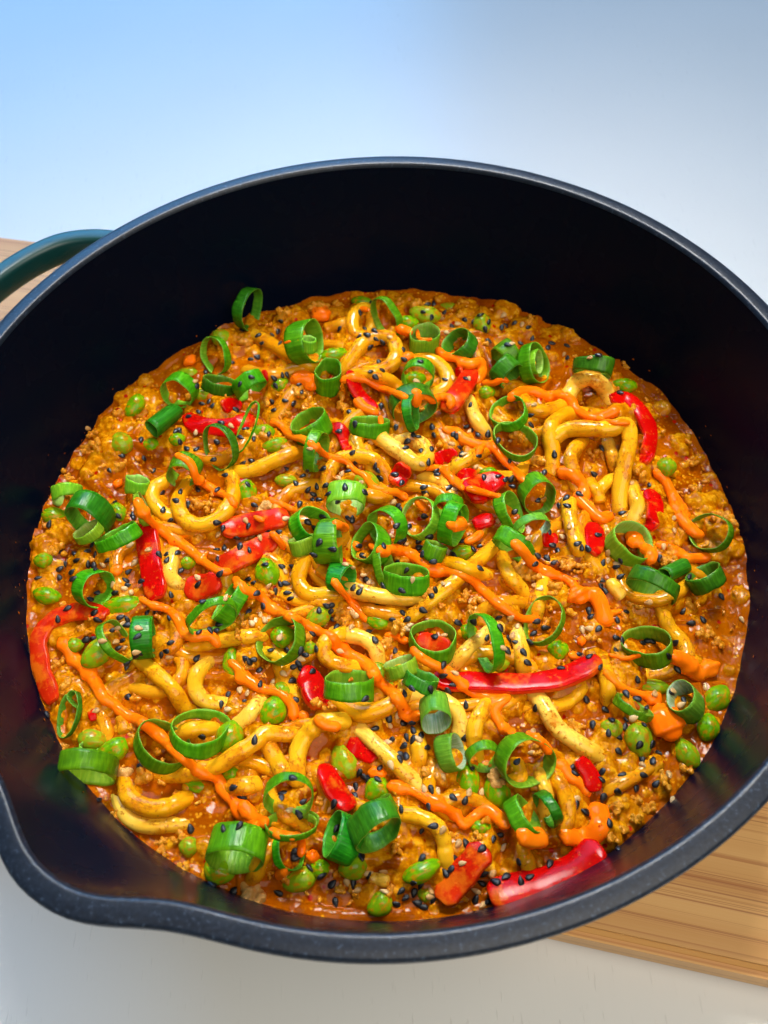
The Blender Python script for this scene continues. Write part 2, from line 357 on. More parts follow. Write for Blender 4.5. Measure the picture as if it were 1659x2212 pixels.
# ------------------------------------------------------------------ the sauce, a lumpy sheet filling the pan
ZF = -.0539; DOME = .006
HS = .0005; HN = 520; HX = (np.arange(HN) - HN / 2 + .5) * HS
GX, GY = np.meshgrid(HX, HX, indexing='ij'); GR = np.hypot(GX, GY)
H = ZF + DOME * np.clip(1 - (GR / .1225) ** 2, -.3, 1) + 0.0034 * fbm(GX + 3, GY + 3, 60, 11, 3)
H = H + .0007 * np.clip((GR - .1195) / .004, 0, 1) ** 2
LM = np.zeros_like(H)
for _ in range(1900):
    a = rng.uniform(0, 2 * math.pi); rr = .1205 * math.sqrt(rng.random()); x, y = rr * math.cos(a), rr * math.sin(a)
    if fbm(x + 5, y + 5, 35, 31, 2) < -.05 and rng.random() < .8: continue
    rad = rng.choice([.0014, .0022, .0032, .0045], p=[.35, .3, .23, .12]) * rng.uniform(.8, 1.3)
    i0, i1 = int((x - rad * 1.4) / HS + HN / 2), int((x + rad * 1.4) / HS + HN / 2) + 2
    j0, j1 = int((y - rad * 1.4) / HS + HN / 2), int((y + rad * 1.4) / HS + HN / 2) + 2
    if i0 < 0 or j0 < 0 or i1 > HN or j1 > HN: continue
    X, Y = GX[i0:i1, j0:j1] - x, GY[i0:i1, j0:j1] - y
    an = rng.uniform(0, 3.14); el = rng.uniform(.65, 1.3)
    u = X * math.cos(an) + Y * math.sin(an); v = (-X * math.sin(an) + Y * math.cos(an)) * el
    d2 = (u * u + v * v) / rad ** 2 * (1 + .9 * fbm(GX[i0:i1, j0:j1] + 9, GY[i0:i1, j0:j1], 420, 51, 2))
    bmp = np.sqrt(np.clip(1 - d2, 0, 1)) * rad * rng.uniform(.35, .75)
    LM[i0:i1, j0:j1] = np.maximum(LM[i0:i1, j0:j1], np.clip(1 - d2, 0, 1) ** .5)
    H[i0:i1, j0:j1] = np.maximum(H[i0:i1, j0:j1], H[i0:i1, j0:j1] * .55 + (H[(i0 + i1) // 2, (j0 + j1) // 2]) * .45 + bmp)
H += .00030 * fbm(GX, GY, 330, 71, 3)
# outside the sauce the pan wall rises
HPRE = H.copy()
H = np.where(GR > .1225, np.maximum(H, ZF + (GR - .1225) * 4.7), H)

def hm(x, y):
    fx = np.clip((np.asarray(x)) / HS + HN / 2 - .5, 0, HN - 2); fy = np.clip(np.asarray(y) / HS + HN / 2 - .5, 0, HN - 2)
    i = fx.astype(int); j = fy.astype(int); u = fx - i; v = fy - j
    return (H[i, j] * (1 - u) + H[i + 1, j] * u) * (1 - v) + (H[i, j + 1] * (1 - u) + H[i + 1, j + 1] * u) * v
_zs = np.linspace(.0, -.062, 250)
def drop(x, y):                                          # where the ray through a pixel first meets the pile
    d = raydir(x, y); t = (_zs - CAM[2]) / d[2]; P = CAM + t[:, None] * d
    below = P[:, 2] <= hm(P[:, 0], P[:, 1]); k = int(np.argmax(below)) if below.any() else len(_zs) - 1
    return P[k]
def mpp(P): return float(np.dot(P - CAM, FW)) / FPX       # metres per working pixel at a point
def stamp(P, R):                                         # raise the pile by spheres
    for p, r in zip(P, np.broadcast_to(R, len(P))):
        i0, i1 = int((p[0] - r) / HS + HN / 2), int((p[0] + r) / HS + HN / 2) + 2
        j0, j1 = int((p[1] - r) / HS + HN / 2), int((p[1] + r) / HS + HN / 2) + 2
        if i0 < 0 or j0 < 0 or i1 > HN or j1 > HN: continue
        d2 = (GX[i0:i1, j0:j1] - p[0]) ** 2 + (GY[i0:i1, j0:j1] - p[1]) ** 2
        top = np.where(d2 < r * r, p[2] + np.sqrt(np.clip(r * r - d2, 0, None)), -1)
        H[i0:i1, j0:j1] = np.maximum(H[i0:i1, j0:j1], top)
for _ in range(95):                                       # sauced noodles lying under the surface show as ridges
    a = rng.uniform(0, 2 * math.pi); rr = .105 * math.sqrt(rng.random()); p = np.array([rr * math.cos(a), rr * math.sin(a)]); hd_ = rng.uniform(0, 6.3); cv = rng.normal(0, 40); pts = []
    for _k in range(int(rng.uniform(14, 34))):
        hd_ += cv * .0015 + rng.normal(0, .05); p = p + .0015 * np.array([math.cos(hd_), math.sin(hd_)])
        if np.hypot(*p) < .113: pts.append((p[0], p[1]))
    if len(pts) < 8: continue
    pts = np.array(pts); zz = hm(pts[:, 0], pts[:, 1]); zz = np.full(len(pts), zz.mean()) * .6 + gsm(zz[:, None], 4)[:, 0] * .4
    stamp(np.c_[pts, zz - .0026 + rng.uniform(.0006, .0022) * np.sin(np.linspace(.1, 3.0, len(pts))) ** .5], .0028)
H += .00028 * fbm(GX + 1, GY + 2, 380, 171, 3) * (GR < .12)
H0 = H.copy()
def tube(P, R, ns=14, sq=1.0, flat=1.0, wob=0, seed=0, side=None, caps=1):
    P = np.asarray(P); n = len(P); R = np.broadcast_to(R, n).astype(float)
    T = np.gradient(P, axis=0); T /= np.linalg.norm(T, axis=1)[:, None]
    V, F, UV = [], [], []; up = np.array([0, 0, 1.0])
    L = np.r_[0, np.cumsum(np.linalg.norm(np.diff(P, axis=0), axis=1))]
    rows = []
    def ring(c, t, r, l):
        s_ = np.cross(t, up); s_ /= np.linalg.norm(s_) + 1e-9; w = np.cross(s_, t)
        for q in range(ns):
            a = 2 * math.pi * q / ns; ca, sa = math.cos(a), math.sin(a)
            e = sq; x = np.sign(ca) * abs(ca) ** e; y = np.sign(sa) * abs(sa) ** e * flat
            k = 1 + wob * float(vnoise(l * 260 + 31 * seed, a * 1.3 + 7, 1.0, 5))
            V.append(c + (s_ * x + w * y) * r * k); UV.append((q / ns, l * 100))
    if caps:
        for f in (.995, .8, .5): ring(P[0] - T[0] * R[0] * f * caps, T[0], R[0] * math.sqrt(1 - f * f), 0)
    for i in range(n): ring(P[i], T[i], R[i], L[i])
    if caps:
        for f in (.5, .8, .995): ring(P[-1] + T[-1] * R[-1] * f * caps, T[-1], R[-1] * math.sqrt(1 - f * f), L[-1])
    m_ = len(V) // ns
    for i in range(m_ - 1):
        for q in range(ns): F.append((i * ns + q, i * ns + (q + 1) % ns, (i + 1) * ns + (q + 1) % ns, (i + 1) * ns + q))
    F.append(tuple(range(ns))[::-1]); F.append(tuple((m_ - 1) * ns + q for q in range(ns)))
    return V, F, UV

def bake(o, voxel, smooth):
    r = o.modifiers.new('r', 'REMESH'); r.mode = 'VOXEL'; r.voxel_size = voxel
    s_ = o.modifiers.new('s', 'SMOOTH'); s_.factor = .5; s_.iterations = smooth
    dg = bpy.context.evaluated_depsgraph_get(); me = bpy.data.meshes.new_from_object(o.evaluated_get(dg))
    o.modifiers.clear(); old = o.data; o.data = me; bpy.data.meshes.remove(old); me.name = o.name
    me.polygons.foreach_set('use_smooth', np.ones(len(me.polygons), bool))

# ------------------------------------------------------------------ mince crumbs mixed through the sauce
def crumb_mesh(name, seed, mat, sub=3):
    g = np.random.default_rng(seed); b = bmesh.new(); nb = 11 if sub == 3 else 6
    for i in range(nb):
        r_ = g.uniform(.28, .52); c = g.normal(0, .36, 3) * np.array([1.15, .85, .5])
        bmesh.ops.create_icosphere(b, subdivisions=2, radius=r_, matrix=Matrix.Translation(c))
    me = bpy.data.meshes.new(name); b.to_mesh(me); b.free()
    o = bpy.data.objects.new(name, me); COL.objects.link(o); bake(o, .085 if sub == 3 else .17, 4); me = o.data; bpy.data.objects.remove(o)
    b = bmesh.new(); b.from_mesh(me); bmesh.ops.triangulate(b, faces=b.faces); ph = g.uniform(0, 50, 2)
    for v in b.verts:
        c = v.co; d = 1 + .22 * float(fbm(c.x + ph[0] + c.z * .7, c.y + ph[1] - c.z * .6, 4.5, seed % 7 + 101, 3)); v.co = c * d
    b.to_mesh(me); b.free(); me.name = name; me.materials.clear(); me.materials.append(mat)
    me.polygons.foreach_set('use_smooth', np.ones(len(me.polygons), bool)); return me
CR = [crumb_mesh('mince_lump', 200 + i, M['crumb']) for i in range(6)]
CRP = [crumb_mesh('pale_mince_lump', 300 + i, M['palecrumb']) for i in range(3)]
CRS = [crumb_mesh('mince_crumb', 400 + i, M['crumb'], 2) for i in range(5)]
def join_copies(name, meshes, mats4, mat):
    Vall, Fall, off = [], [], 0
    data = []
    for me in meshes:
        v = np.zeros(len(me.vertices) * 3, np.float32); me.vertices.foreach_get('co', v); v = v.reshape(-1, 3)
        f = np.zeros(len(me.polygons) * 3, np.int32); me.polygons.foreach_get('vertices', f); data.append((v, f.reshape(-1, 3)))
    for k, mt in mats4:
        v, f = data[k]; A = np.array(mt); Vall.append(v @ A[:3, :3].T + A[:3, 3]); Fall.append(f + off); off += len(v)
    V_ = np.vstack(Vall); F_ = np.vstack(Fall)
    me = bpy.data.meshes.new(name); me.vertices.add(len(V_)); me.vertices.foreach_set('co', V_.astype(np.float32).ravel())
    me.loops.add(F_.size); me.loops.foreach_set('vertex_index', F_.ravel().astype(np.int32)); me.polygons.add(len(F_))
    me.polygons.foreach_set('loop_start', np.arange(0, F_.size, 3, dtype=np.int32)); me.polygons.foreach_set('use_smooth', np.ones(len(F_), bool))
    me.update(calc_edges=True); me.materials.append(mat); o = bpy.data.objects.new(name, me); COL.objects.link(o); return o
lst = []
for _ in range(800):
    a = rng.uniform(0, 2 * math.pi); rr = .1195 * math.sqrt(rng.random()); x, y = rr * math.cos(a), rr * math.sin(a)
    if fbm(x + 2, y + 8, 40, 33, 2) < -.02 and rng.random() < .7: continue
    s_ = rng.choice([.0007, .0011, .0016, .0023], p=[.35, .3, .22, .13]) * rng.uniform(.8, 1.25)
    lst.append((int(rng.integers(5)), Matrix.Translation((x, y, float(hm(x, y)) + s_ * rng.uniform(-.25, .2))) @ Matrix.Rotation(rng.uniform(0, 6.3), 4, 'Z') @ Matrix.Rotation(rng.uniform(-.4, .4), 4, 'X') @ Matrix.Scale(s_, 4)))
mc = join_copies('mince', CRS, lst, M['crumb']); tag(mc, 'fine browned mince crumbs spread all through the curry sauce', 'mince', kind='stuff')

# ------------------------------------------------------------------ udon noodles: traced path, half width, lift (mm), look, where it is
NOODLES = [
 ("B 580,450 720,460", 36, -.6, 'c', "short sauced udon stub between two small rings near the rear edge"),
 ("B 600,350 740,300", 34, -.6, 'c', "thin udon tip poking from sauce below the orange blob at the rear edge"),
 ("B 170,400 260,450 380,520 540,600", 42, .6, 'n', "straight udon sloping down rightwards in the upper left of the pan"),
 ("B 890,350 900,270 860,220 800,240 770,300 790,380 850,410", 40, 1.0, 'n', "small upright udon loop nearest the pan's rear wall"),
 ("B 720,600 790,500 850,430 930,400 1010,410 1050,470 1040,550 980,600 870,640", 44, 3.0, 'n', "wide open udon loop standing just below the small rear loop"),
 ("B 1110,560 1250,540 1340,590 1380,660 1360,730 1290,770", 42, 2.0, 'n', "hook shaped udon curling round a scallion ring near the rear"),
 ("B 820,640 920,640 1010,680 1060,720", 42, 1.2, 'n', "short udon streaked with orange mayo under the wide open loop"),
 ("B 1520,820 1560,920 1620,1010", 42, .4, 'p', "pale udon running down from the rear red pepper chunk"),
 ("B 1000,790 1040,900 1080,1010", 42, .4, 'c', "udon dropping behind the mayo covered scallion ring"),
 ("C 560,1080 500,1150 510,1230", 42, .6, 'n', "short bent udon inside the tall square loop at right"),
 ("C 740,1080 770,1160 790,1240", 40, .2, 'p', "pale sliver of udon inside the tall square loop"),
 ("C 690,1370 740,1320 790,1300", 38, .4, 'n', "short udon stub leaning on the tall square loop's foot"),
 ("C 620,1320 670,1380 690,1450", 38, .4, 'n', "stubby udon between the mayo streak and square loop foot"),
 ("C 470,800 420,850 300,870 220,830 190,770", 44, 1.6, 'n', "curved udon under orange mayo left of the upper right arch"),
 ("C 490,770 540,690 620,660 700,700 745,790", 46, 4.0, 'p', "glossy udon arch beside the side-on ring at upper right"),
 ("C 590,890 480,890 390,950 370,1030 390,1130 385,1240", 46, 1.4, 'n', "udon curling down the left of the tall square loop"),
 ("C 400,1040 480,990 600,980 750,985 850,955 880,1050 850,1200 820,1350 815,1475", 48, 5.0, 'n', "long udon bent square, its right leg running down, at right"),
 ("B 1240,1290 1320,1320 1390,1400", 42, .8, 'p', "pale udon behind the red pepper piece at centre right"),
 ("B 1380,1260 1500,1180 1650,1100", 42, 1.6, 'n', "straight udon sloping up to the right above centre"),
 ("B 860,1400 930,1420 1000,1410", 40, .2, 'c', "udon stub under mayo behind the central scallion cluster"),
 ("B 590,1370 620,1270 680,1180 780,1160 890,1170 960,1230 1000,1310", 42, 1.8, 'n', "long arching udon behind the central scallion cluster"),
 ("B 1030,1050 1150,1060 1230,1100 1240,1180 1180,1200 1100,1150 1000,1080 900,1010 830,1010 790,1060 800,1110", 46, 3.0, 'p', "thick shiny udon doubled back in a hairpin above centre"),
 ("B 0,1270 130,1250 270,1190 390,1140 500,1130", 44, 1.6, 'n', "long udon sweeping up to the right at the left of centre"),
 ("D 1070,20 980,80 980,160 1040,230 1100,260", 44, 1.2, 'n', "C shaped udon left of the round left hand loop"),
 ("D 1000,320 1120,340 1260,370", 40, .0, 'c', "udon sunk under mayo below the round left hand loop"),
 ("D 1190,60 1140,140 1150,230 1220,300 1320,300 1430,230 1490,120 1480,10", 46, 3.0, 'n', "big round U shaped udon loop at left"),
 ("D 1100,530 1085,620 1130,690", 44, .2, 'p', "pale bent udon beside the upright red pepper strip"),
 ("D 1130,950 1130,1050 1060,1110", 42, .2, 'c', "sauced udon piece right of the teal ribbed scallion strip"),
 ("D 890,1160 990,1250 1090,1340 1180,1475 G 1210,190", 48, 1.2, 'n', "long udon running down rightwards under the ribbed scallion strip"),
 ("D 1310,1200 1250,1270 1250,1360 1310,1430 1400,1450", 48, .8, 'p', "pale C shaped udon in the lower left quarter"),
 ("D 1210,1100 1320,1060 1480,1030 1650,1010", 44, 1.6, 'n', "straight udon reaching right into the big centre left ring"),
 ("E 500,440 540,500 565,570", 40, .4, 'n', "short udon behind the centre left ring pair"),
 ("E 560,590 640,640", 38, -.4, 'c', "buried udon stub left of the mayo striped small ring"),
 ("E 820,800 900,860 1060,880", 46, .0, 'c', "udon sunk in sauce below the long horizontal centre noodle"),
 ("E 490,480 450,570 430,660 480,740 600,750 720,740", 46, 2.0, 'n', "L shaped udon turning right below the centre left rings"),
 ("E 1140,900 1260,800 1400,690 1500,590 1600,510 F 30,430", 44, 3.2, 'n', "long straight udon rising to the right across the centre"),
 ("E 770,720 900,750 1050,770 1230,770", 46, 2.6, 'p', "horizontal udon under the white seed cluster at the centre"),
 ("E 1220,550 1330,535 1460,570 1600,620", 42, 2.6, 'n', "peppered udon right of the central scallion cluster"),
 ("E 690,1000 820,1020 910,1080 940,1170", 46, 1.4, 'p', "arched pale udon right of the mayo filled loop below centre"),
 ("E 690,1010 610,1040 590,1120 660,1190 790,1220", 46, 2.0, 'n', "C shaped udon filled with mayo below centre"),
 ("E 1400,1210 1500,1110 1590,1030 F 40,960", 44, .8, 'p', "pale udon passing behind the tall thin ring right of centre"),
 ("F 70,520 110,620 190,720", 44, .8, 'n', "udon dropping from the ribbed ring right of centre"),
 ("F 330,650 310,760 290,850", 42, .6, 'n', "udon behind the thin ring below the straight noodle's end"),
 ("F 490,160 500,260 530,380 560,480", 48, 2.6, 'n', "bright short udon pointing down left of the red pepper tip"),
 ("F 900,90 930,190 910,250", 44, .4, 'p', "pale plump udon bit left of the right hand pepper arc"),
 ("F 760,670 820,760", 42, .2, 'p', "stubby pale udon right of the large mayo pool"),
 ("F 1090,860 1130,960 1220,1060 1240,1150 1130,1230 1010,1260", 46, 1.0, 'n', "udon hook wrapped by mayo at the right edge"),
 ("F 160,1000 190,1100 200,1210", 46, .8, 'p', "upright pale udon above the long red pepper strip"),
 ("F 720,1240 740,1310 740,1380", 48, .6, 'n', "short fat udon under mayo right of the long pepper strip"),
 ("I 250,60 340,180 420,310 530,390 640,465", 52, 1.4, 'p', "long pale udon running diagonally at lower right"),
 ("I 1000,560 880,640 760,700", 44, -.6, 'c', "udon half buried in sauce with three black seeds at lower right"),
 ("I 320,640 350,740 330,850", 44, 1.2, 'p', "pale curved udon under the big lower right ring"),
 ("I 420,640 470,750 490,850 460,960", 48, 1.6, 'n', "udon arc beside the folded green strip at lower right"),
 ("I 200,1090 230,1170 240,1250", 46, .4, 'n', "udon end sinking under the mayo fold at lower right"),
 ("E 620,1380 720,1450 H 830,220 960,190 1060,130 E 1100,1380 1115,1290 1080,1250", 48, 2.4, 'n', "long U shaped udon under the wide ribbed ring"),
 ("H 1160,100 1300,120 1420,180 1460,280 1450,360", 48, .8, 'p', "pale curved udon behind the white lined scallion tube"),
 ("H 1620,170 1560,270 1545,380 1555,450", 48, 1.2, 'n', "upright udon right of the white lined scallion tube"),
 ("H 830,330 960,450 1080,570 1210,690", 48, 1.4, 'p', "straight udon sloping down right beside the seed cluster, lower centre"),
 ("H 1180,360 1200,470 1190,570", 50, .6, 'n', "short thick upright udon below the lower seed cluster"),
 ("H 1060,860 1180,870 1290,920 1350,1010 1370,1150", 48, 2.0, 'n', "udon arch leaving the big dark lower ring to the right"),
 ("H 160,170 90,250 40,290", 46, .4, 'p', "short pale udon left of the mayo draped edamame"),
 ("H 230,410 290,520 350,620", 52, 1.0, 'n', "stumpy udon piece left of the tall curved lower noodle"),
 ("H 420,660 420,540 430,440 490,340 590,270 730,265", 52, 3.0, 'n', "tall curved udon with pale cut end at lower centre"),
 ("G 1060,610 1200,600 1380,555 1500,480 1640,390 H 220,345 370,350", 50, 2.6, 'n', "long thick udon crossed by mayo in the lower left"),
 ("G 1480,690 1560,680 1640,672", 54, 1.0, 'n', "short cut udon end beside the mayo stream at lower left"),
 ("H 260,1050 190,1150 150,1250", 52, .4, 'n', "udon leaning behind the large side-on bottom ring"),
 ("H 880,1265 940,1275 1000,1290", 36, -.4, 'p', "pale udon tip in sauce left of the lowest long bean"),
 ("G 770,790 830,890 950,930 1160,920", 50, -.2, 'p', "pale udon half buried at the lower left edge"),
 ("G 800,685 830,760 940,820 1060,815 1170,770", 52, 2.6, 'n', "hook shaped udon by the pale mince at the lower left edge"),
 ("G 660,250 680,320 690,380", 40, -.6, 'c', "buried upright udon right of the double loop ring"),
 ("G 780,240 790,290 800,340", 40, -.6, 'c', "buried stubby udon below the left mayo stream"),
 ("G 1200,330 1260,315 1330,320", 50, .8, 'n', "udon end seen inside the large lower left ring"),
 ("I 170,560 190,620 130,650", 42, .2, 'n', "udon end seen through the big lower right ring"),
 ("E 1060,60 1180,60 1300,90 1390,150", 40, .6, 'c', "udon behind the thin ring right of the central cluster"),
 ("H 560,620 600,720 580,800", 42, -.8, 'c', "udon sunk left of the standing red pepper slice, bottom half"),
 ("F 1290,320 1330,300", 30, -.6, 'c', "tiny udon tip inside the thin ring at the far right edge"),
]
def place_path(s, step=2.2):
    return resample(catmull(parse(s), 8), step)
def lay_noodle(path, rz, lift, look, label):
    P2 = place_path(path); cut = any(q in label for q in ('stub', 'cut', 'tip', 'stumpy'))
    if not cut:
        d0, d1 = P2[0] - P2[4], P2[-1] - P2[-5]; d0 /= np.linalg.norm(d0); d1 /= np.linalg.norm(d1)
        P2 = np.vstack([[P2[0] + d0 * k for k in (17.5, 15, 12.5, 10, 7.5, 5, 2.5)], P2, [P2[-1] + d1 * k for k in (2.5, 5, 7.5, 10, 12.5, 15, 17.5)]])
    P = np.array([drop(x, y) for x, y in P2]); sc = np.mean([mpp(p) for p in P[::4]]); R = rz * ZS * sc * 1.08
    n = len(P); t = np.linspace(0, 1, n)
    z = P[:, 2] + R * .35
    z = np.maximum(gsm(z[:, None], max(3, n * .10))[:, 0], gsm(z[:, None], 3)[:, 0] - R * .7)
    arch = np.sin(np.pi * np.clip(t * 1.0, 0, 1)) ** .6
    z = z + lift * .001 * arch - R * (.3 if cut else 1.5) * (1 - arch)
    P = np.array([on_plane(x, y, zz) for (x, y), zz in zip(P2, z)]); P = gsm(P, 1.5)
    seed = int(rng.integers(1000))
    Rv = R * (1 + .07 * np.array([float(vnoise(i * .16 + seed, 3, 1, 8)) * 2 for i in range(n)]))
    V, F, UV = tube(P, Rv, 16, .82, .95, .10, seed, caps=.35)
    o = mesh_obj('udon_noodle', V, F, M[{'n': 'noodle', 'p': 'pale', 'c': 'coated'}[look]])
    tag(o, label, 'noodle', 'udon noodles in the pan'); stamp(P[::2], Rv[::2] * .97); return o
SMALL = []
def strand(i):                                           # sauced strands lying lower in the tangle
    g = np.random.default_rng(5000 + i)
    for _ in range(40):
        c = np.array([830 + g.normal(0, 330), 1290 + g.normal(0, 290)])
        if ((c[0] - 830) / 640) ** 2 + ((c[1] - 1310) / 560) ** 2 < 1: break
    h = g.uniform(0, 6.28); cv = g.normal(0, .16); p = c.copy(); pts = []
    for k in range(int(g.uniform(7, 14))):
        pts.append(p.copy()); h += cv + g.normal(0, .10); p = p + 18 * np.array([math.cos(h), .8 * math.sin(h)])
    pts = [q for q in pts if ((q[0] - 830) / 690) ** 2 + ((q[1] - 1310) / 610) ** 2 < 1]
    return pts
for i in range(46):
    pts = strand(i)
    if len(pts) < 5: continue
    q = ' '.join(['A'] + ['%.1f,%.1f' % (x / ZS, (y - OFF['A'][1]) / ZS) for x, y in pts])
    o = lay_noodle(q, float(rng.uniform(38, 44)), float(rng.uniform(-.8, .5)), 'cccn'[i % 4], 'sauced udon strand half sunk in the tangle')
    m_ = pts[len(pts) // 2]; SMALL.append((o, m_[0], m_[1], 'sunken udon', None))
for a in NOODLES: lay_noodle(*a)

# ------------------------------------------------------------------ red pepper strips: path, face width, tilt (deg), lift (mm), where
PEPPERS = [
 ("B 190,650 240,640", 50, 0, .0, "tiny red pepper scrap at the left rear near a black seed"),
 ("A 1410,850 1470,830 1540,860", 70, 10, .2, "rear half of the curled red pepper slice at upper left"),
 ("A 1185,890 1250,950 1330,970 1430,975 1530,955 1600,890", 82, 25, 1.0, "curled red pepper slice dotted with seeds at upper left"),
 ("B 755,610 790,720 850,800 930,860", 62, 30, 1.6, "narrow red pepper strip beside the wide open rear udon loop"),
 ("B 1370,880 1400,820 1480,710 1540,600", 100, 20, 2.2, "thick red pepper chunk draped with mayo near the rear"),
 ("B 1430,640 1480,625", 60, 0, .2, "small dark red pepper bit behind the mayo draped chunk"),
 ("B 620,970 690,985 730,1060 740,1130", 62, 20, .8, "curved red pepper slice behind the hairpin noodle"),
 ("B 1040,1340 1080,1270 1110,1210", 82, 15, 1.6, "pointed red pepper piece standing just above centre"),
 ("B 1290,1190 1360,1160 1450,1150", 62, 10, .0, "dark red pepper under the hairpin noodle's right end"),
 ("B 1440,1270 1500,1280 1570,1270", 60, 10, .0, "dark red pepper piece under the straight noodle above centre"),
 ("E 1500,120 1570,80 F 10,50 60,80", 130, 25, 1.8, "broad shiny red pepper piece right of the heart shaped scallion"),
 ("E 1590,240 1630,330", 90, 10, .2, "red pepper tip under the broad shiny piece, right of centre"),
 ("C 750,790 860,790 950,870 1010,1000 1000,1120 965,1210", 76, 35, 1.2, "long red pepper arc at the right rear"),
 ("F 990,80 1045,170 1030,280 995,340", 78, 35, .8, "short red pepper arc right of centre near the edge"),
 ("F 640,290 660,400 640,490", 92, 20, 1.2, "pointed red pepper tip left of the mayo filled ring"),
 ("F 320,390 370,400 430,400", 66, 10, .4, "small red pepper bit behind the small teal ring"),
 ("D 920,290 945,450 970,620 1005,780", 100, 25, 1.6, "upright red pepper strip at the left of the pan"),
 ("E -70,330 60,310 200,280 370,245", 104, 30, 1.4, "upper of two parallel red pepper strips left of centre"),
 ("E -110,590 0,540 150,460 290,390", 108, 25, 1.4, "lower of two parallel red pepper strips left of centre"),
 ("D 1175,690 1280,700 1410,650", 112, 20, 1.0, "red pepper chunk with seeds below the parallel strips"),
 ("D 690,880 560,850 420,870 310,930 250,1020 245,1110 275,1260 340,1440", 86, 35, 1.2, "long red pepper arc along the left edge"),
 ("G 555,235 620,215", 50, 10, .0, "thin red pepper sliver beside the white seed at lower left"),
 ("E 610,530 680,560 740,570", 70, 0, -.6, "dark red pepper under the central scallion cluster"),
 ("E 1180,1020 1270,1060 1400,1080", 84, 10, .0, "orange red pepper seen through the round ring right of centre"),
 ("E 430,1250 500,1290 545,1390 H 570,190", 128, 25, 1.6, "red pepper wedge left of the wide ribbed ring"),
 ("E 1290,1250 1400,1300 1500,1300 F 60,1310 200,1312 400,1290 560,1230 690,1150", 106, 40, 2.6, "long wavy bright red pepper strip right of centre"),
 ("H 740,390 850,440 930,510", 110, 10, -.2, "deep red pepper under the sloping noodle, lower centre"),
 ("H 590,540 640,660 700,750 775,830", 100, 30, 2.0, "short standing red pepper slice at lower centre"),
 ("I 550,500 625,600 665,720", 82, 30, 1.4, "red pepper arc above the mayo fold at lower right"),
 ("H 1330,1420 1420,1310 1540,1160 1620,1060", 128, 20, 1.6, "orange red pepper bar near the bottom edge"),
 ("I -20,1390 100,1350 300,1300 480,1220 640,1110 705,1060", 138, 25, 3.2, "long red pepper strip on the pan's lower right wall"),
]
def lay_pepper(path, wz, tilt, lift, label):
    P2 = place_path(path, 2.5); P = np.array([drop(x, y) for x, y in P2]); sc = np.mean([mpp(p) for p in P]); w = wz * ZS * sc * 1.42
    n = len(P); z = gsm((P[:, 2] + w * .12 + lift * .001)[:, None], max(3, n * .12))[:, 0]
    P = np.array([on_plane(x, y, zz) for (x, y), zz in zip(P2, z)]); P = gsm(P, 2)
    T = np.gradient(P, axis=0); T /= np.linalg.norm(T, axis=1)[:, None]
    prof = []; th = .14
    K = 28
    for q in range(K):
        a = 2 * math.pi * q / K; ca, sa = math.cos(a), math.sin(a)
        x = .5 * np.sign(ca) * abs(ca) ** .24; y = th * np.sign(sa) * abs(sa) ** .34
        prof.append((x, y + .08 * (1 - (2 * x) ** 2) - .04))
    V, F, mi, UV = [], [], [], []; sd = int(rng.integers(500))
    rows = []
    for i in range(n):
        v = (P[i] - CAM); v /= np.linalg.norm(v)
        b = np.cross(T[i], v); b /= np.linalg.norm(b); nn = np.cross(b, T[i])
        if np.dot(nn, v) > 0: nn = -nn
        a = math.radians(tilt); sg = 1 if b[2] > 0 else -1; bb = b * math.cos(a) - nn * math.sin(a) * sg; n2 = nn * math.cos(a) + b * math.sin(a) * sg
        if i == 0: sg0 = sg
        e = min(i, n - 1 - i) / min(8.0, n * .22); k = min(1, .42 + .58 * e ** .6) * (1 + .22 * float(vnoise(i * .09 + sd, 2, 1, 9)))
        for x, y in prof: V.append(P[i] + bb * x * w * k + n2 * y * w * (k * .5 + .5)); UV.append((x, i / n))
    for i in range(n - 1):
        for q in range(K):
            F.append((i * K + q, i * K + (q + 1) % K, (i + 1) * K + (q + 1) % K, (i + 1) * K + q)); mi.append(0 if 1 <= q < K // 2 - 1 else 1)
    F += [tuple(range(K))[::-1], tuple((n - 1) * K + q for q in range(K))]; mi += [1, 1]
    o = mesh_obj('red_pepper_strip', V, F, [M['sauced_skin' if any(q in label for q in ('parallel', 'orange red', 'thick', 'chunk with', 'arc along', 'framing')) else 'skin'], M['flesh']], midx=mi); fix_normals(o)
    tag(o, label, 'pepper', 'red pepper strips in the pan')
    stamp(P, w * .36)
for a in PEPPERS: lay_pepper(*a)

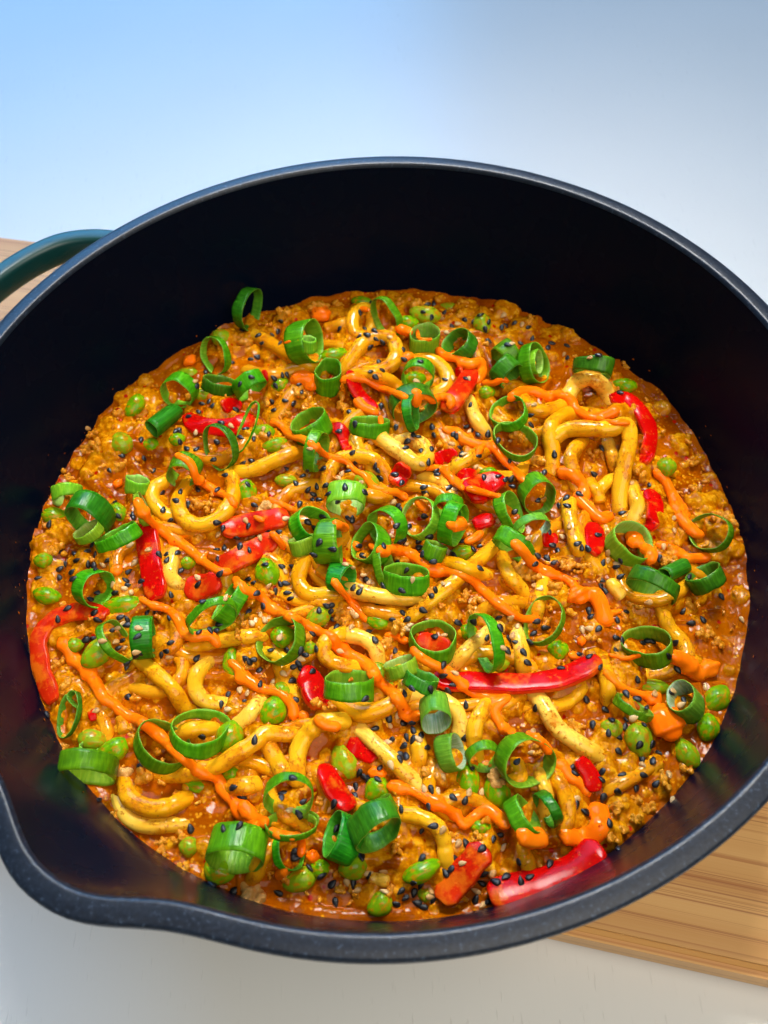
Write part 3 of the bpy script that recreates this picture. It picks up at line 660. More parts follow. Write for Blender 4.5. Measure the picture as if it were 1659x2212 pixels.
# ------------------------------------------------------------------ edamame: tile, x, y, half length, half width, angle, sink 0..1, where
BEANS = [
 ('A', 860, 835, 84, 52, -65, .3, "bright green edamame lying on the upper left edge"),
 ('A', 775, 1075, 78, 68, 60, .7, "pale sauced edamame near the upper left edge"),
 ('A', 965, 1085, 55, 46, 0, .8, "small edamame sunk left of the seed dotted pepper curl"),
 ('A', 1410, 400, 64, 56, 0, .6, "edamame behind the thin ring at the rear left edge"),
 ('A', 1200, 630, 66, 42, 10, .8, "edamame sunk in sauce under the rear left orange blob"),
 ('A', 1280, 760, 66, 42, 30, .5, "edamame right of the upper left tilted ring"),
 ('A', 1130, 1050, 52, 42, 0, .7, "edamame under the pepper curl at upper left"),
 ('B', 650, 510, 90, 46, -15, .3, "long edamame right of the open upper left ring"),
 ('B', 1235, 255, 98, 60, 15, .3, "plump edamame with two black seeds at the rear edge"),
 ('B', 1120, 305, 72, 46, 10, .4, "edamame left of the plump seeded bean at the rear"),
 ('B', 1600, 310, 72, 54, 80, .4, "yellow green edamame in the rear right seed cluster"),
 ('B', 830, 170, 64, 34, 5, .8, "edamame barely showing at the very rear edge"),
 ('B', 1385, 215, 60, 40, 10, .8, "sunk edamame right of the plump seeded rear bean"),
 ('B', 310, 700, 58, 42, -30, .4, "small edamame beside the orange mayo patch at upper left"),
 ('B', 1170, 665, 72, 50, 0, .4, "edamame inside the arched ring near the rear"),
 ('B', 1630, 750, 50, 45, 0, .5, "edamame right of the rear red pepper chunk"),
 ('B', 200, 1010, 76, 60, 10, .2, "round edamame with a white seed left of the mayo streak"),
 ('B', 280, 1085, 84, 46, -15, .3, "edamame lying below the round white seeded bean"),
 ('B', 860, 1320, 88, 66, 30, .2, "edamame crossed by mayo above the central scallion cluster"),
 ('B', 350, 1310, 72, 42, 0, .7, "edamame sunk left of the long arching centre noodle"),
 ('B', 1640, 1270, 56, 46, 0, .4, "edamame with seeds behind the broad shiny pepper"),
 ('C', 850, 705, 76, 46, 5, .6, "edamame right of the side-on ring at upper right"),
 ('C', 1115, 1225, 62, 60, 0, .3, "round edamame near the right edge"),
 ('D', 345, 245, 76, 54, 10, .3, "edamame on the left edge below the pale ring"),
 ('D', 750, 225, 74, 56, 60, .5, "edamame behind the big left hand ring"),
 ('D', 275, 530, 58, 48, 0, .6, "edamame topped with mince on the left edge"),
 ('D', 300, 755, 90, 52, 20, .4, "oval edamame with a red fleck near the left edge"),
 ('D', 480, 1070, 56, 46, 0, .5, "small edamame left of the large bean inside the pepper arc"),
 ('D', 615, 1125, 108, 78, -50, .2, "large edamame inside the left red pepper arc"),
 ('D', 790, 820, 130, 66, 0, .4, "wide edamame carrying a seed topped mince lump"),
 ('D', 1575, 95, 84, 60, 85, .2, "edamame with a black seed right of the round udon loop"),
 ('D', 1200, 540, 52, 46, 0, .5, "edamame behind the left pepper chunk's mayo branch"),
 ('D', 1480, 1185, 100, 56, 80, .3, "upright edamame crossed by mayo at left of centre"),
 ('E', 230, 605, 96, 72, 70, .1, "large plain edamame left of the L shaped noodle"),
 ('E', 560, 885, 92, 62, -40, .1, "brightest edamame with a black seed below centre"),
 ('E', 330, 1015, 78, 70, 0, .2, "edamame framed by the large ring left of centre"),
 ('E', 930, 920, 78, 46, 20, .5, "edamame sunk below the long centre noodle"),
 ('E', 945, 1245, 76, 56, 60, .3, "edamame behind the pale green flat strip below centre"),
 ('E', 1475, 485, 82, 52, -15, .3, "edamame peppered with seeds right of the central cluster"),
 ('E', 1510, 985, 54, 50, 0, .5, "edamame between the two rings right of centre"),
 ('E', 1005, 1320, 44, 34, 0, .6, "tiny bit of edamame right of the wide ribbed ring"),
 ('E', 500, 1090, 48, 42, 0, .6, "edamame sunk under the large centre left ring"),
 ('F', 425, 1100, 66, 62, 0, .2, "round edamame above the long wavy pepper"),
 ('F', 50, 1180, 64, 58, 0, .4, "edamame under the tall thin ring right of centre"),
 ('F', 1020, 1335, 106, 50, 5, .3, "long edamame left of the teal tube at the right edge"),
 ('I', 1430, 125, 108, 70, -45, .4, "sauced edamame at the right edge by the teal tube"),
 ('I', 1380, 305, 88, 64, -75, .2, "plain green edamame on the right wall below the teal tube"),
 ('I', 940, 385, 108, 84, 85, .2, "large split edamame with two seeds at lower right"),
 ('I', 765, 310, 68, 60, 0, .4, "edamame with two seeds left of the large split bean"),
 ('I', 1245, 470, 100, 66, 60, .6, "edamame half under the large orange drop at right"),
 ('I', 40, 715, 112, 78, 70, .3, "yellowish sauced edamame left of the lower right ring"),
 ('G', 590, 385, 92, 66, 10, .4, "edamame behind the small lower left arch"),
 ('G', 720, 450, 108, 70, -25, .3, "large glossy edamame right of the small lower left arch"),
 ('G', 1460, 365, 104, 82, -65, .2, "edamame beside the largest lower left ring"),
 ('G', 1210, 1065, 68, 58, 0, .3, "round edamame alone near the lower left edge"),
 ('G', 1400, 1215, 100, 84, 20, .4, "edamame under the big side-on bottom left ring"),
 ('G', 1250, 680, 84, 38, 15, .6, "edamame sunk under the long lower left noodle"),
 ('G', 1475, 600, 54, 46, 0, .5, "edamame behind the lower left mayo stream"),
 ('H', 265, 200, 104, 80, -60, .2, "large edamame draped by mayo below left of centre"),
 ('H', 330, 70, 62, 54, 30, .4, "edamame just above the large mayo draped bean"),
 ('H', 720, 520, 116, 78, 65, .4, "sauce smeared edamame behind the standing pepper slice"),
 ('H', 930, 700, 92, 76, -60, .4, "mince smeared edamame under the lower centre mayo"),
 ('H', 1510, 640, 104, 70, 80, .3, "upright edamame left of the lower right ring"),
 ('H', 1590, 940, 64, 44, 0, .6, "edamame under the lower mayo zigzag"),
 ('H', 440, 1275, 112, 70, -25, .4, "long edamame under the bottom thin ring"),
 ('H', 560, 1205, 66, 56, 0, .5, "edamame under the orange dab at the bottom"),
 ('H', 780, 1185, 98, 78, -30, .3, "edamame below the pointed dark scallion tube"),
 ('H', 1215, 1222, 126, 62, -25, .2, "bright long edamame near the bottom edge"),
 ('H', 950, 1430, 88, 70, -40, .2, "shiny round edamame lowest in the pan"),
 ('H', 1240, 1370, 54, 44, 0, .5, "small edamame among the bottom seed cluster"),
 ('H', 770, 930, 66, 54, 0, .5, "edamame behind the big dark bottom ring"),
]
def bean_mesh(name, seed):
    b = bmesh.new(); bmesh.ops.create_uvsphere(b, u_segments=28, v_segments=18, radius=1)
    for v in b.verts:
        x, y, z = v.co
        k = 1 - .10 * x * x + .06 * math.sin(3 * x + seed)
        groove = .10 * math.exp(-(y / .16) ** 2) * max(0, x + .15) if seed % 2 else 0
        v.co = Vector((x, y * k + .14 * x * x - .05, z * k * (1 - groove) + .03 * math.sin(4 * y + seed)))
    me = bpy.data.meshes.new(name); b.to_mesh(me); b.free(); me.materials.append(M['bean'])
    me.polygons.foreach_set('use_smooth', np.ones(len(me.polygons), bool)); return me
BM = [bean_mesh('edamame_bean', i) for i in range(4)]
def frame_at(x, y):
    v = raydir(x, y); v = v / np.linalg.norm(v); r = RT - v * np.dot(RT, v); r /= np.linalg.norm(r); u = np.cross(r, v)
    return v, r, u
def set_mat(o, X, Y, Zv, loc, sc):
    m = Matrix.Identity(4)
    for i in range(3):
        m[i][0], m[i][1], m[i][2], m[i][3] = X[i] * sc[0], Y[i] * sc[1], Zv[i] * sc[2], loc[i]
    o.matrix_world = m
for i, (k, x, y, a, b, ang, sink, label) in enumerate(BEANS):
    X, Y = Z(k, x, y); P = drop(X, Y); s_ = mpp(P) * ZS; v, r, u = frame_at(X, Y); t = math.radians(ang)
    mx = r * math.cos(t) - u * math.sin(t); rise = b * s_ * (.36 - sink * .7)
    Pc = on_plane(X, Y, P[2] + rise)
    nz = np.array([0, 0, 1.0]) * .75 - v * .25 * 1.0; mx = mx - nz * np.dot(mx, nz) / np.dot(nz, nz); mx /= np.linalg.norm(mx); nz /= np.linalg.norm(nz)
    my = np.cross(nz, mx)
    o = bpy.data.objects.new('edamame_bean', BM[i % 4]); COL.objects.link(o)
    set_mat(o, mx, my, nz, Pc, (a * s_ * 1.06, b * s_ * 1.06, b * s_ * .86)); tag(o, label, 'edamame', 'edamame beans in the pan')
    stamp([Pc + mx * a * s_ * q for q in (-.5, -.2, 0.2, .5)], b * s_ * .8)

# ------------------------------------------------------------------ mince lumps that stand out singly
LUMPS = [('G', 785, 600, 58, 1, "pale cauliflower-like mince lump above the lower left udon hook"), ('G', 930, 620, 66, 0, "torn browned mince piece inside the lower left udon hook"),
 ('H', 150, 1365, 96, 1, "large pale mince lump at the bottom edge"), ('D', 800, 765, 78, 0, "mince lump topped with seeds, resting on a wide bean"),
 ('E', 215, 190, 56, 1, "pale mince lump between the two upper seed rings left of centre"), ('E', 1190, 725, 74, 0, "brown flaky mince lump below the central scallion cluster"),
 ('H', 1320, 600, 84, 0, "reddish brown mince chunk below the white lined tube"), ('I', 20, 620, 62, 1, "yellowish mince lump left of the big lower right ring"),
 ('F', 1510, 275, 76, 0, "brown mince lump clinging to the far right wall"), ('B', 1180, 190, 66, 0, "mince lump highest on the rear edge"), ('B', 345, 250, 56, 0, "mince lump right of the rear wall ring")]
OTHER = [(k, float(a.split(',')[0]), float(a.split(',')[1])) for k, s_ in dict(
  A="760,1220 560,1110 600,1010 1560,440 750,880 430,1280 620,1090", B="700,840 480,720 350,890 680,190 1240,1450 1060,190 420,760 560,200", C="165,1030 690,1150 280,1200 960,1280 1280,1200 240,300 850,580 1300,1360 300,1180 620,1130",
  D="520,960 370,1190 1260,170 620,130 360,480 420,1330 960,1310 1330,180 1560,960", E="990,1060 740,900 490,1020 80,930 690,870 1050,950 860,600 1480,760 1560,860 120,1200 40,1000", F="570,570 480,560 1130,530 1380,980 1300,740 240,620 400,700 880,800 650,1030 1250,800 1440,1060 180,600 1340,1010 940,820",
  G="1060,1030 1180,1210 840,300 1030,1080 1160,1000 400,430 720,860", H="570,760 250,1230 340,1250 800,1350 1010,1350 560,160 1050,1060 700,1340 640,170 500,600 1560,1020", I="900,880 830,960 520,300 1100,640 300,430 1000,820 820,800 1220,560 930,770 750,1000").items() for a in s_.split()]
def lay_lump(k, x, y, rz, me, label, grp):
    X, Y = Z(k, x, y); P = drop(X, Y); s_ = mpp(P) * ZS * rz
    Pc = on_plane(X, Y, P[2] + s_ * .08)
    o = bpy.data.objects.new('mince_lump', me); COL.objects.link(o); o.location = Pc
    o.rotation_euler = (rng.uniform(-.4, .4), rng.uniform(-.4, .4), rng.uniform(0, 6.3)); o.scale = (s_, s_, s_)
    tag(o, label, 'mince', grp); stamp([Pc], s_ * .7)
    if grp == 'small mince lumps': SMALL.append((o, X, Y, 'mince lump', None))
for i, (k, x, y, rz, pale, lb) in enumerate(LUMPS): lay_lump(k, x, y, rz, (CRP if pale else CR)[i % 3], lb, 'distinct mince lumps')
for i, (k, x, y) in enumerate(OTHER): lay_lump(k, x, y, float(rng.uniform(34, 58)), CR[i % 6], 'small browned mince lump half sunk in the orange sauce', 'small mince lumps')


# ------------------------------------------------------------------ the sauce sheet itself, drawn up round whatever lies in it
def blur(a, sig):
    k = np.arange(-int(3 * sig), int(3 * sig) + 1); g = np.exp(-k * k / (2 * sig * sig)); g /= g.sum()
    f = lambda r: np.convolve(np.pad(r, len(k) // 2, mode='edge'), g, 'valid')
    return np.apply_along_axis(f, 0, np.apply_along_axis(f, 1, a))
over = np.clip((H - H0) / .0015, 0, 1) * (GR < .1225)
HSAUCE = H0 + .0016 * blur(over, 3.0) * (GR < .12) - .0005 * (GR < .12)
HSAUCE = np.where(GR > .1212, HPRE + .0002 + .0022 * fbm(np.cos(np.arctan2(GY, GX)) * 3 + 9, np.sin(np.arctan2(GY, GX)) * 3 + 9, 4, 131, 4) * np.clip((GR - .1212) / .002, 0, 1), HSAUCE)
EDGE = .1246 + .0006 * fbm(np.cos(np.arctan2(GY, GX)) * 1.0 + 4, np.sin(np.arctan2(GY, GX)) + 4, 14, 91, 3)
keep = GR < EDGE
idx = -np.ones((HN, HN), int); idx[keep] = np.arange(keep.sum())
Vs = np.stack([GX[keep], GY[keep], HSAUCE[keep]], 1)
q = np.stack([idx[:-1, :-1], idx[1:, :-1], idx[1:, 1:], idx[:-1, 1:]], -1).reshape(-1, 4); q = q[(q >= 0).all(1)]
me = bpy.data.meshes.new('curry_sauce'); me.vertices.add(len(Vs)); me.vertices.foreach_set('co', Vs.astype(np.float32).ravel())
me.loops.add(q.size); me.loops.foreach_set('vertex_index', q.ravel().astype(np.int32)); me.polygons.add(len(q))
me.polygons.foreach_set('loop_start', np.arange(0, q.size, 4, dtype=np.int32)); me.polygons.foreach_set('use_smooth', np.ones(len(q), bool))
me.update(calc_edges=True); me.materials.append(M['sauce'])
me.attributes.new('lump', 'FLOAT', 'POINT').data.foreach_set('value', LM[keep].astype(np.float32))
so = bpy.data.objects.new('curry_sauce', me); COL.objects.link(so)
tag(so, 'thick orange brown curry sauce filling the black pan', 'sauce')
H = np.maximum(H, np.where(GR < .1225, HSAUCE, -1))

# ------------------------------------------------------------------ scallion rings
# tile, x, y of the near opening, half axes, angle of the long axis, visible wall, side the wall shows on, tone, where
RINGS = [
 ('A', 1610, 225, 125, 58, -75, 62, -1, 'd', "dark scallion ring standing against the rear pan wall"),
 ('A', 1355, 515, 106, 78, 80, 40, -1, 'n', "thin scallion ring standing at the rear left edge"),
 ('A', 1405, 670, 98, 30, 12, 70, 1, 'd', "folded scallion piece below the thin rear left ring"),
 ('A', 1120, 765, 106, 78, 40, 66, -1, 'n', "tilted scallion ring at the upper left edge"),
 ('A', 968, 985, 60, 36, 51, 175, -1, 'd', "dark scallion tube pointing down left at the upper left edge"),
 ('A', 1610, 745, 102, 30, -30, 90, -1, 'n', "scallion half ring leaning right of the folded rear piece"),
 ('A', 1570, 970, 150, 44, -70, 14, 1, 'n', "hair thin scallion loop over the curled pepper slice"),
 ('A', 1385, 1105, 130, 94, 70, 36, -1, 'd', "thin upright scallion ring framing one black seed, upper left"),
 ('A', 1150, 1290, 98, 66, 25, 92, -1, 'n', "scallion ring with teal sheen above the round left udon loop"),
 ('A', 880, 1300, 72, 18, 5, 90, 1, 'l', "light green scallion cylinder near the left edge"),
 ('A', 430, 1440, 92, 30, -3, 84, -1, 'l', "pale scallion ring on the left edge above the big tilted one"),
 ('D', 930, 200, 100, 18, 68, 44, 1, 'l', "narrow lime scallion strip above the upright pepper strip"),
 ('D', 545, 300, 140, 76, 30, 112, -1, 'd', "big tilted dark scallion ring on the left edge"),
 ('D', 545, 330, 84, 30, -35, 60, 1, 'l', "lime scallion layer nested inside the big tilted left ring"),
 ('D', 735, 345, 128, 22, -28, 76, 1, 'n', "flat ribbed scallion strip below the big tilted left ring"),
 ('D', 632, 715, 112, 90, -75, 84, -1, 'n', "round scallion ring with two seeds inside, left side"),
 ('D', 760, 1032, 150, 64, 55, 40, 1, 'n', "slanted thin scallion ring over the left seed cluster"),
 ('D', 980, 1020, 136, 20, 86, 112, 1, 'd', "teal ribbed upright scallion strip in the left half"),
 ('D', 1440, 770, 140, 26, -60, 90, 1, 'n', "scallion strip leaning behind the arched ring left of centre"),
 ('D', 1360, 915, 150, 88, -15, 48, -1, 'n', "arched scallion ring left of centre"),
 ('B', 525, 420, 134, 66, 78, 104, 1, 'n', "tall scallion ring with a lime inner layer near the rear"),
 ('B', 495, 405, 44, 16, 0, 84, 1, 'l', "lime inner scallion layer inside the tall rear ring"),
 ('B', 970, 285, 122, 70, 62, 42, -1, 'n', "thin arched scallion ring right of the small rear udon loop"),
 ('B', 1235, 365, 80, 58, 5, 118, 1, 'l', "upright scallion cylinder holding mayo near the rear"),
 ('B', 1425, 420, 112, 48, -48, 92, 1, 'd', "dark slanted scallion ring right of the upright rear cylinder"),
 ('B', 620, 600, 86, 66, 5, 112, 1, 'n', "see-through scallion cylinder left of the wide open udon loop"),
 ('B', 1185, 665, 105, 74, 15, 54, -1, 'n', "scallion ring arched over a bean near the rear"),
 ('B', 1170, 860, 128, 102, -30, 74, -1, 'd', "scallion ring crossed by a mayo strand above centre"),
 ('B', 1175, 880, 110, 26, 80, 52, 1, 'd', "scallion layer standing inside the mayo crossed ring"),
 ('B', 480, 915, 126, 48, -25, 108, 1, 'n', "ribbed scallion ring where the upper left mayo streak begins"),
 ('B', 885, 925, 116, 26, 8, 92, 1, 'n', "flat scallion piece touched by mayo above the hairpin noodle"),
 ('B', 575, 1130, 136, 34, -78, 78, -1, 'n', "twisted scallion piece under the upper left mayo streak"),
 ('C', 55, 560, 110, 34, 55, 92, -1, 'n', "scallion half ring left of the double layered rear right ring"),
 ('C', 130, 650, 96, 26, -50, 108, -1, 'd', "dark teal scallion piece under a mayo dab at the rear right"),
 ('C', 305, 565, 116, 60, 80, 78, 1, 'n', "double layered scallion ring at the rear right"),
 ('C', 305, 555, 74, 26, 84, 50, 1, 'l', "inner layer of the double scallion ring at the rear right"),
 ('C', 640, 640, 124, 34, 8, 88, -1, 'd', "side-on scallion ring above the glossy udon arch"),
 ('C', 100, 860, 120, 80, -30, 52, 1, 'n', "upper of two scallion rings stacked left of the square loop"),
 ('C', 155, 1040, 132, 94, 12, 52, 1, 'n', "lower of two scallion rings stacked left of the square loop"),
 ('E', 445, 385, 74, 18, -12, 96, 1, 'l', "pale scallion end behind the rings left of centre"),
 ('E', 535, 280, 108, 82, 55, 90, 1, 'n', "scallion ring with a mayo drop inside, left of centre"),
 ('E', 730, 195, 112, 60, 8, 118, -1, 'l', "grey lined scallion ring topping the central cluster"),
 ('E', 960, 330, 134, 78, 68, 74, -1, 'n', "scallion arch at the back right of the central cluster"),
 ('E', 690, 400, 142, 26, 88, 126, 1, 'n', "wide scallion side wall with a mayo bar, central cluster"),
 ('E', 845, 410, 128, 78, -66, 86, 1, 'n', "scallion ring with mayo inside, middle of the central cluster"),
 ('E', 1180, 245, 132, 96, -60, 44, 1, 'l', "round thin scallion ring right of the central cluster"),
 ('E', 1375, 225, 84, 62, 10, 66, -1, 'n', "left curl of the heart shaped scallion right of centre"),
 ('E', 1460, 310, 136, 36, -72, 100, -1, 'n', "right curl of the heart shaped scallion, holding a mayo dab"),
 ('E', 1310, 425, 78, 16, 20, 94, 1, 'n', "flat scallion scrap below the heart shaped scallion"),
 ('E', 1000, 570, 108, 40, 75, 62, 1, 'n', "curved scallion leaf at the lower left of the central cluster"),
 ('E', 1120, 590, 134, 54, 3, 104, 1, 'n', "lowest scallion ring of the central cluster, lying side-on"),
 ('E', 745, 650, 88, 36, -80, 108, -1, 'd', "small scallion ring striped with mayo below the central cluster"),
 ('E', 285, 1030, 152, 104, -60, 76, 1, 'n', "large scallion ring framing an edamame left of centre"),
 ('E', 1290, 1005, 146, 94, 5, 84, 1, 'n', "round scallion ring framing a pepper bit right of centre"),
 ('E', 1590, 1050, 170, 74, 76, 62, -1, 'n', "tall narrow scallion ring right of the pepper framing ring"),
 ('E', 1070, 1170, 106, 16, -18, 104, 1, 'l', "pale lime flat scallion strip below centre"),
 ('E', 1225, 1260, 94, 20, 22, 98, 1, 'd', "dark pointed scallion scrap beside the lime strip"),
 ('E', 748, 1268, 158, 28, 2, 138, 1, 'n', "wide ribbed scallion ring lying side-on below centre"),
 ('H', 1305, 272, 90, 60, -8, 140, -1, 'p', "white lined scallion tube below the long wavy pepper"),
 ('F', 312, 140, 110, 88, -40, 84, -1, 'n', "scallion ring with teal top right of the broad pepper"),
 ('F', 150, 215, 128, 44, 68, 76, 1, 'n', "split scallion ring left of the teal topped ring"),
 ('F', 262, 345, 108, 66, -30, 46, -1, 'p', "small pale edged scallion ring below the teal topped ring"),
 ('F', 110, 475, 132, 32, 35, 92, -1, 'n', "ribbed scallion ring lying side-on at the straight noodle's end"),
 ('F', 915, 392, 126, 88, 48, 112, 1, 'l', "big pale walled scallion ring full of mayo at right"),
 ('F', 1378, 345, 126, 108, -60, 42, 1, 'n', "thin round scallion ring at the far right edge"),
 ('F', 1092, 632, 46, 26, 63, 175, -1, 'd', "dark rolled scallion tube at the right edge"),
 ('F', 1345, 600, 112, 30, -25, 108, 1, 'd', "dark scallion piece under mayo at the right edge"),
 ('F', 1015, 735, 152, 40, 25, 104, -1, 'd', "glossy ribbed scallion ring below the dark rolled tube"),
 ('F', 322, 903, 142, 112, -50, 36, 1, 'n', "thin scallion ring over mayo left of the large mayo pool"),
 ('F', 985, 1035, 136, 94, -8, 92, 1, 'n', "upright scallion ring with seeds inside, right side"),
 ('I', 1200, 100, 98, 76, -42, 108, 1, 'p', "teal lined scallion tube at the right edge"),
 ('I', 920, 160, 128, 20, 32, 56, 1, 'n', "narrow ribbed scallion strip left of the teal lined tube"),
 ('G', 425, 218, 146, 84, -80, 40, 1, 'd8', "figure-eight curled scallion ring at the lower left edge"),
 ('G', 1050, 392, 166, 130, 25, 62, 1, 'n', "scallion ring with mayo running through it, lower left"),
 ('G', 1280, 292, 186, 108, 8, 78, 1, 'n', "largest open scallion ring in the lower left"),
 ('G', 570, 425, 58, 22, 10, 88, 1, 'l', "small bright scallion arch at the lower left edge"),
 ('G', 555, 625, 170, 40, 6, 132, -1, 'n', "side-on scallion ring on the lower left edge"),
 ('G', 1490, 1165, 168, 62, 10, 180, -1, 'n', "big side-on scallion ring at the bottom left"),
 ('H', 1448, 460, 106, 50, 78, 96, 1, 'p', "pale scallion tube opening right, below the white lined tube"),
 ('H', 1620, 522, 104, 64, -20, 66, -1, 'n', "scallion ring between the pale tube and the big lower right ring"),
 ('I', 250, 540, 162, 128, -50, 96, -1, 'n', "big open scallion ring capped with mayo at lower right"),
 ('I', 330, 840, 120, 26, 62, 70, -1, 'd', "dark folded side of the lower right scallion strip"),
 ('I', 240, 850, 130, 24, 60, 118, 1, 'n', "folded scallion strip dipping into mayo at lower right"),
 ('H', 385, 1095, 120, 78, 80, 36, 1, 'n', "thin scallion ring holding seeds, lowest of the bottom group"),
 ('H', 368, 770, 156, 104, 5, 66, -1, 'n', "arched scallion ring topping the bottom left group"),
 ('H', 390, 905, 166, 72, -4, 48, 1, 'no', "open scallion coil resting on mayo in the bottom group"),
 ('H', 905, 795, 116, 22, -30, 92, 1, 'n', "scallion leaf tip behind the big dark bottom ring"),
 ('H', 640, 975, 132, 50, -66, 150, 1, 'd', "pointed dark scallion tube at the bottom"),
 ('H', 948, 1000, 158, 74, -25, 128, -1, 'd', "big dark scallion ring at the bottom"),
]
def ring_shape(a, L, kind, seed):
    g = np.random.default_rng(seed); n = 56
    e2, p2, e3, p3, e4, p4 = g.uniform(.03, .13), g.uniform(0, 6.3), g.uniform(.01, .055), g.uniform(0, 6.3), g.uniform(0, .022), g.uniform(0, 6.3)
    if kind == '8':
        t = np.linspace(0, 1, 90); pts = []
        for q in t:                                      # outer loop, then a small inner curl
            if q < .68: th = .6 + q / .68 * 2 * math.pi * .98; pts.append((math.cos(th), .62 * math.sin(th)))
            else:
                w = (q - .68) / .32; pts.append((.80 - .5 * w - .45 * math.sin(w * math.pi) * 0, .36 - .95 * w + .25 * math.sin(w * 3.1)))
        C = gsm(np.array(pts) * a, 2.0); closed = False
    elif kind == 'o':
        th = np.linspace(.25, 2 * math.pi * 1.12, 70); rr = 1 - .16 * np.clip((th - 4.6) / 2.4, 0, 1)
        C = np.stack([np.cos(th) * rr, np.sin(th) * rr], 1) * a; closed = False
    else:
        th = np.linspace(0, 2 * math.pi, n, endpoint=False)
        rr = 1 + e2 * np.cos(2 * th + p2) + e3 * np.cos(3 * th + p3) + e4 * np.cos(5 * th + p4)
        C = np.stack([np.cos(th) * rr, np.sin(th) * rr], 1) * a; closed = True
    n = len(C); T = np.roll(C, -1, 0) - np.roll(C, 1, 0)
    if not closed: T = np.gradient(C, axis=0)
    T /= np.linalg.norm(T, axis=1)[:, None]; N = np.stack([T[:, 1], -T[:, 0]], 1)      # outward
    wt = .00023 + .00009 * g.random(); nl = 6; V, F, mi, UV = [], [], [], []
    cone = g.uniform(-.07, .07); skew = g.uniform(-.10, .10, 2) * L
    s1, s2 = g.uniform(0, 40, 2)
    for side in (0, 1):
        for j in range(nl + 1):
            f = j / nl
            for i in range(n):
                ph = 2 * math.pi * i / n
                slope = (skew[0] * math.cos(ph) + skew[1] * math.sin(ph)) * (f - .5) * 2 + 0.00045 * float(vnoise(i * .35 + s1, j * .2 + s2, 1, 17))
                k = 1 + cone * (f - .5) + .012 * math.sin(f * 3 + ph * 2 + s1)
                p = C[i] * k + (N[i] * wt * (1 if side == 0 else -1) * (1 if 0 < j < nl else .45))
                V.append((p[0], p[1], -L * f + slope)); UV.append((i / n, f))
    B = n * (nl + 1); m_ = n if closed else n - 1
    for j in range(nl):
        for i in range(m_):
            k = (i + 1) % n
            F.append((j * n + i, (j + 1) * n + i, (j + 1) * n + k, j * n + k)); mi.append(0)
            F.append((B + j * n + i, B + j * n + k, B + (j + 1) * n + k, B + (j + 1) * n + i)); mi.append(1)
    for j in (0, nl):
        for i in range(m_):
            k = (i + 1) % n; q = (j * n + i, j * n + k, B + j * n + k, B + j * n + i); F.append(q if j == 0 else q[::-1]); mi.append(2)
    if not closed:
        for i in (0, n - 1):
            for j in range(nl): F.append((j * n + i, B + j * n + i, B + (j + 1) * n + i, (j + 1) * n + i)); mi.append(2)
    return np.array(V), F, mi, UV
for ri, (k, x, y, a, b, ang, Lz, sd, tone, label) in enumerate(RINGS):
    X, Y = Z(k, x, y); P = drop(X, Y); s_ = mpp(P) * ZS; v, r, u = frame_at(X, Y); t = math.radians(ang)
    mx = r * math.cos(t) - u * math.sin(t); mn = -r * math.sin(t) - u * math.cos(t); c = min(.97, b / a); si = math.sqrt(1 - c * c)
    body = v * c + mn * sd * si; zax = -body; yax = np.cross(zax, mx)
    L = Lz * s_ / max(.62, si)
    V, F, mi, UV = ring_shape(a * s_, L, tone[1:], 900 + ri)
    R3 = np.stack([mx, yax, zax], 1); Vw = V @ R3.T
    lo, hi = -.062, -.015                                # slide along the ray until it rests on the pile
    for _ in range(22):
        mid = (lo + hi) / 2; C0 = on_plane(X, Y, mid); Q = Vw + C0
        cl = np.quantile(Q[:, 2] - hm(Q[:, 0], Q[:, 1]), .14)
        if cl > -.0006: hi = mid
        else: lo = mid
    C0 = on_plane(X, Y, (lo + hi) / 2)
    o = mesh_obj('scallion_ring', V, F, LEAF[tone[0]], midx=mi, uv=UV)
    set_mat(o, mx, yax, zax, C0, (1, 1, 1)); tag(o, label, 'scallion', 'scallion rings on the noodles')
    stamp((Vw + C0)[::5], .0007)

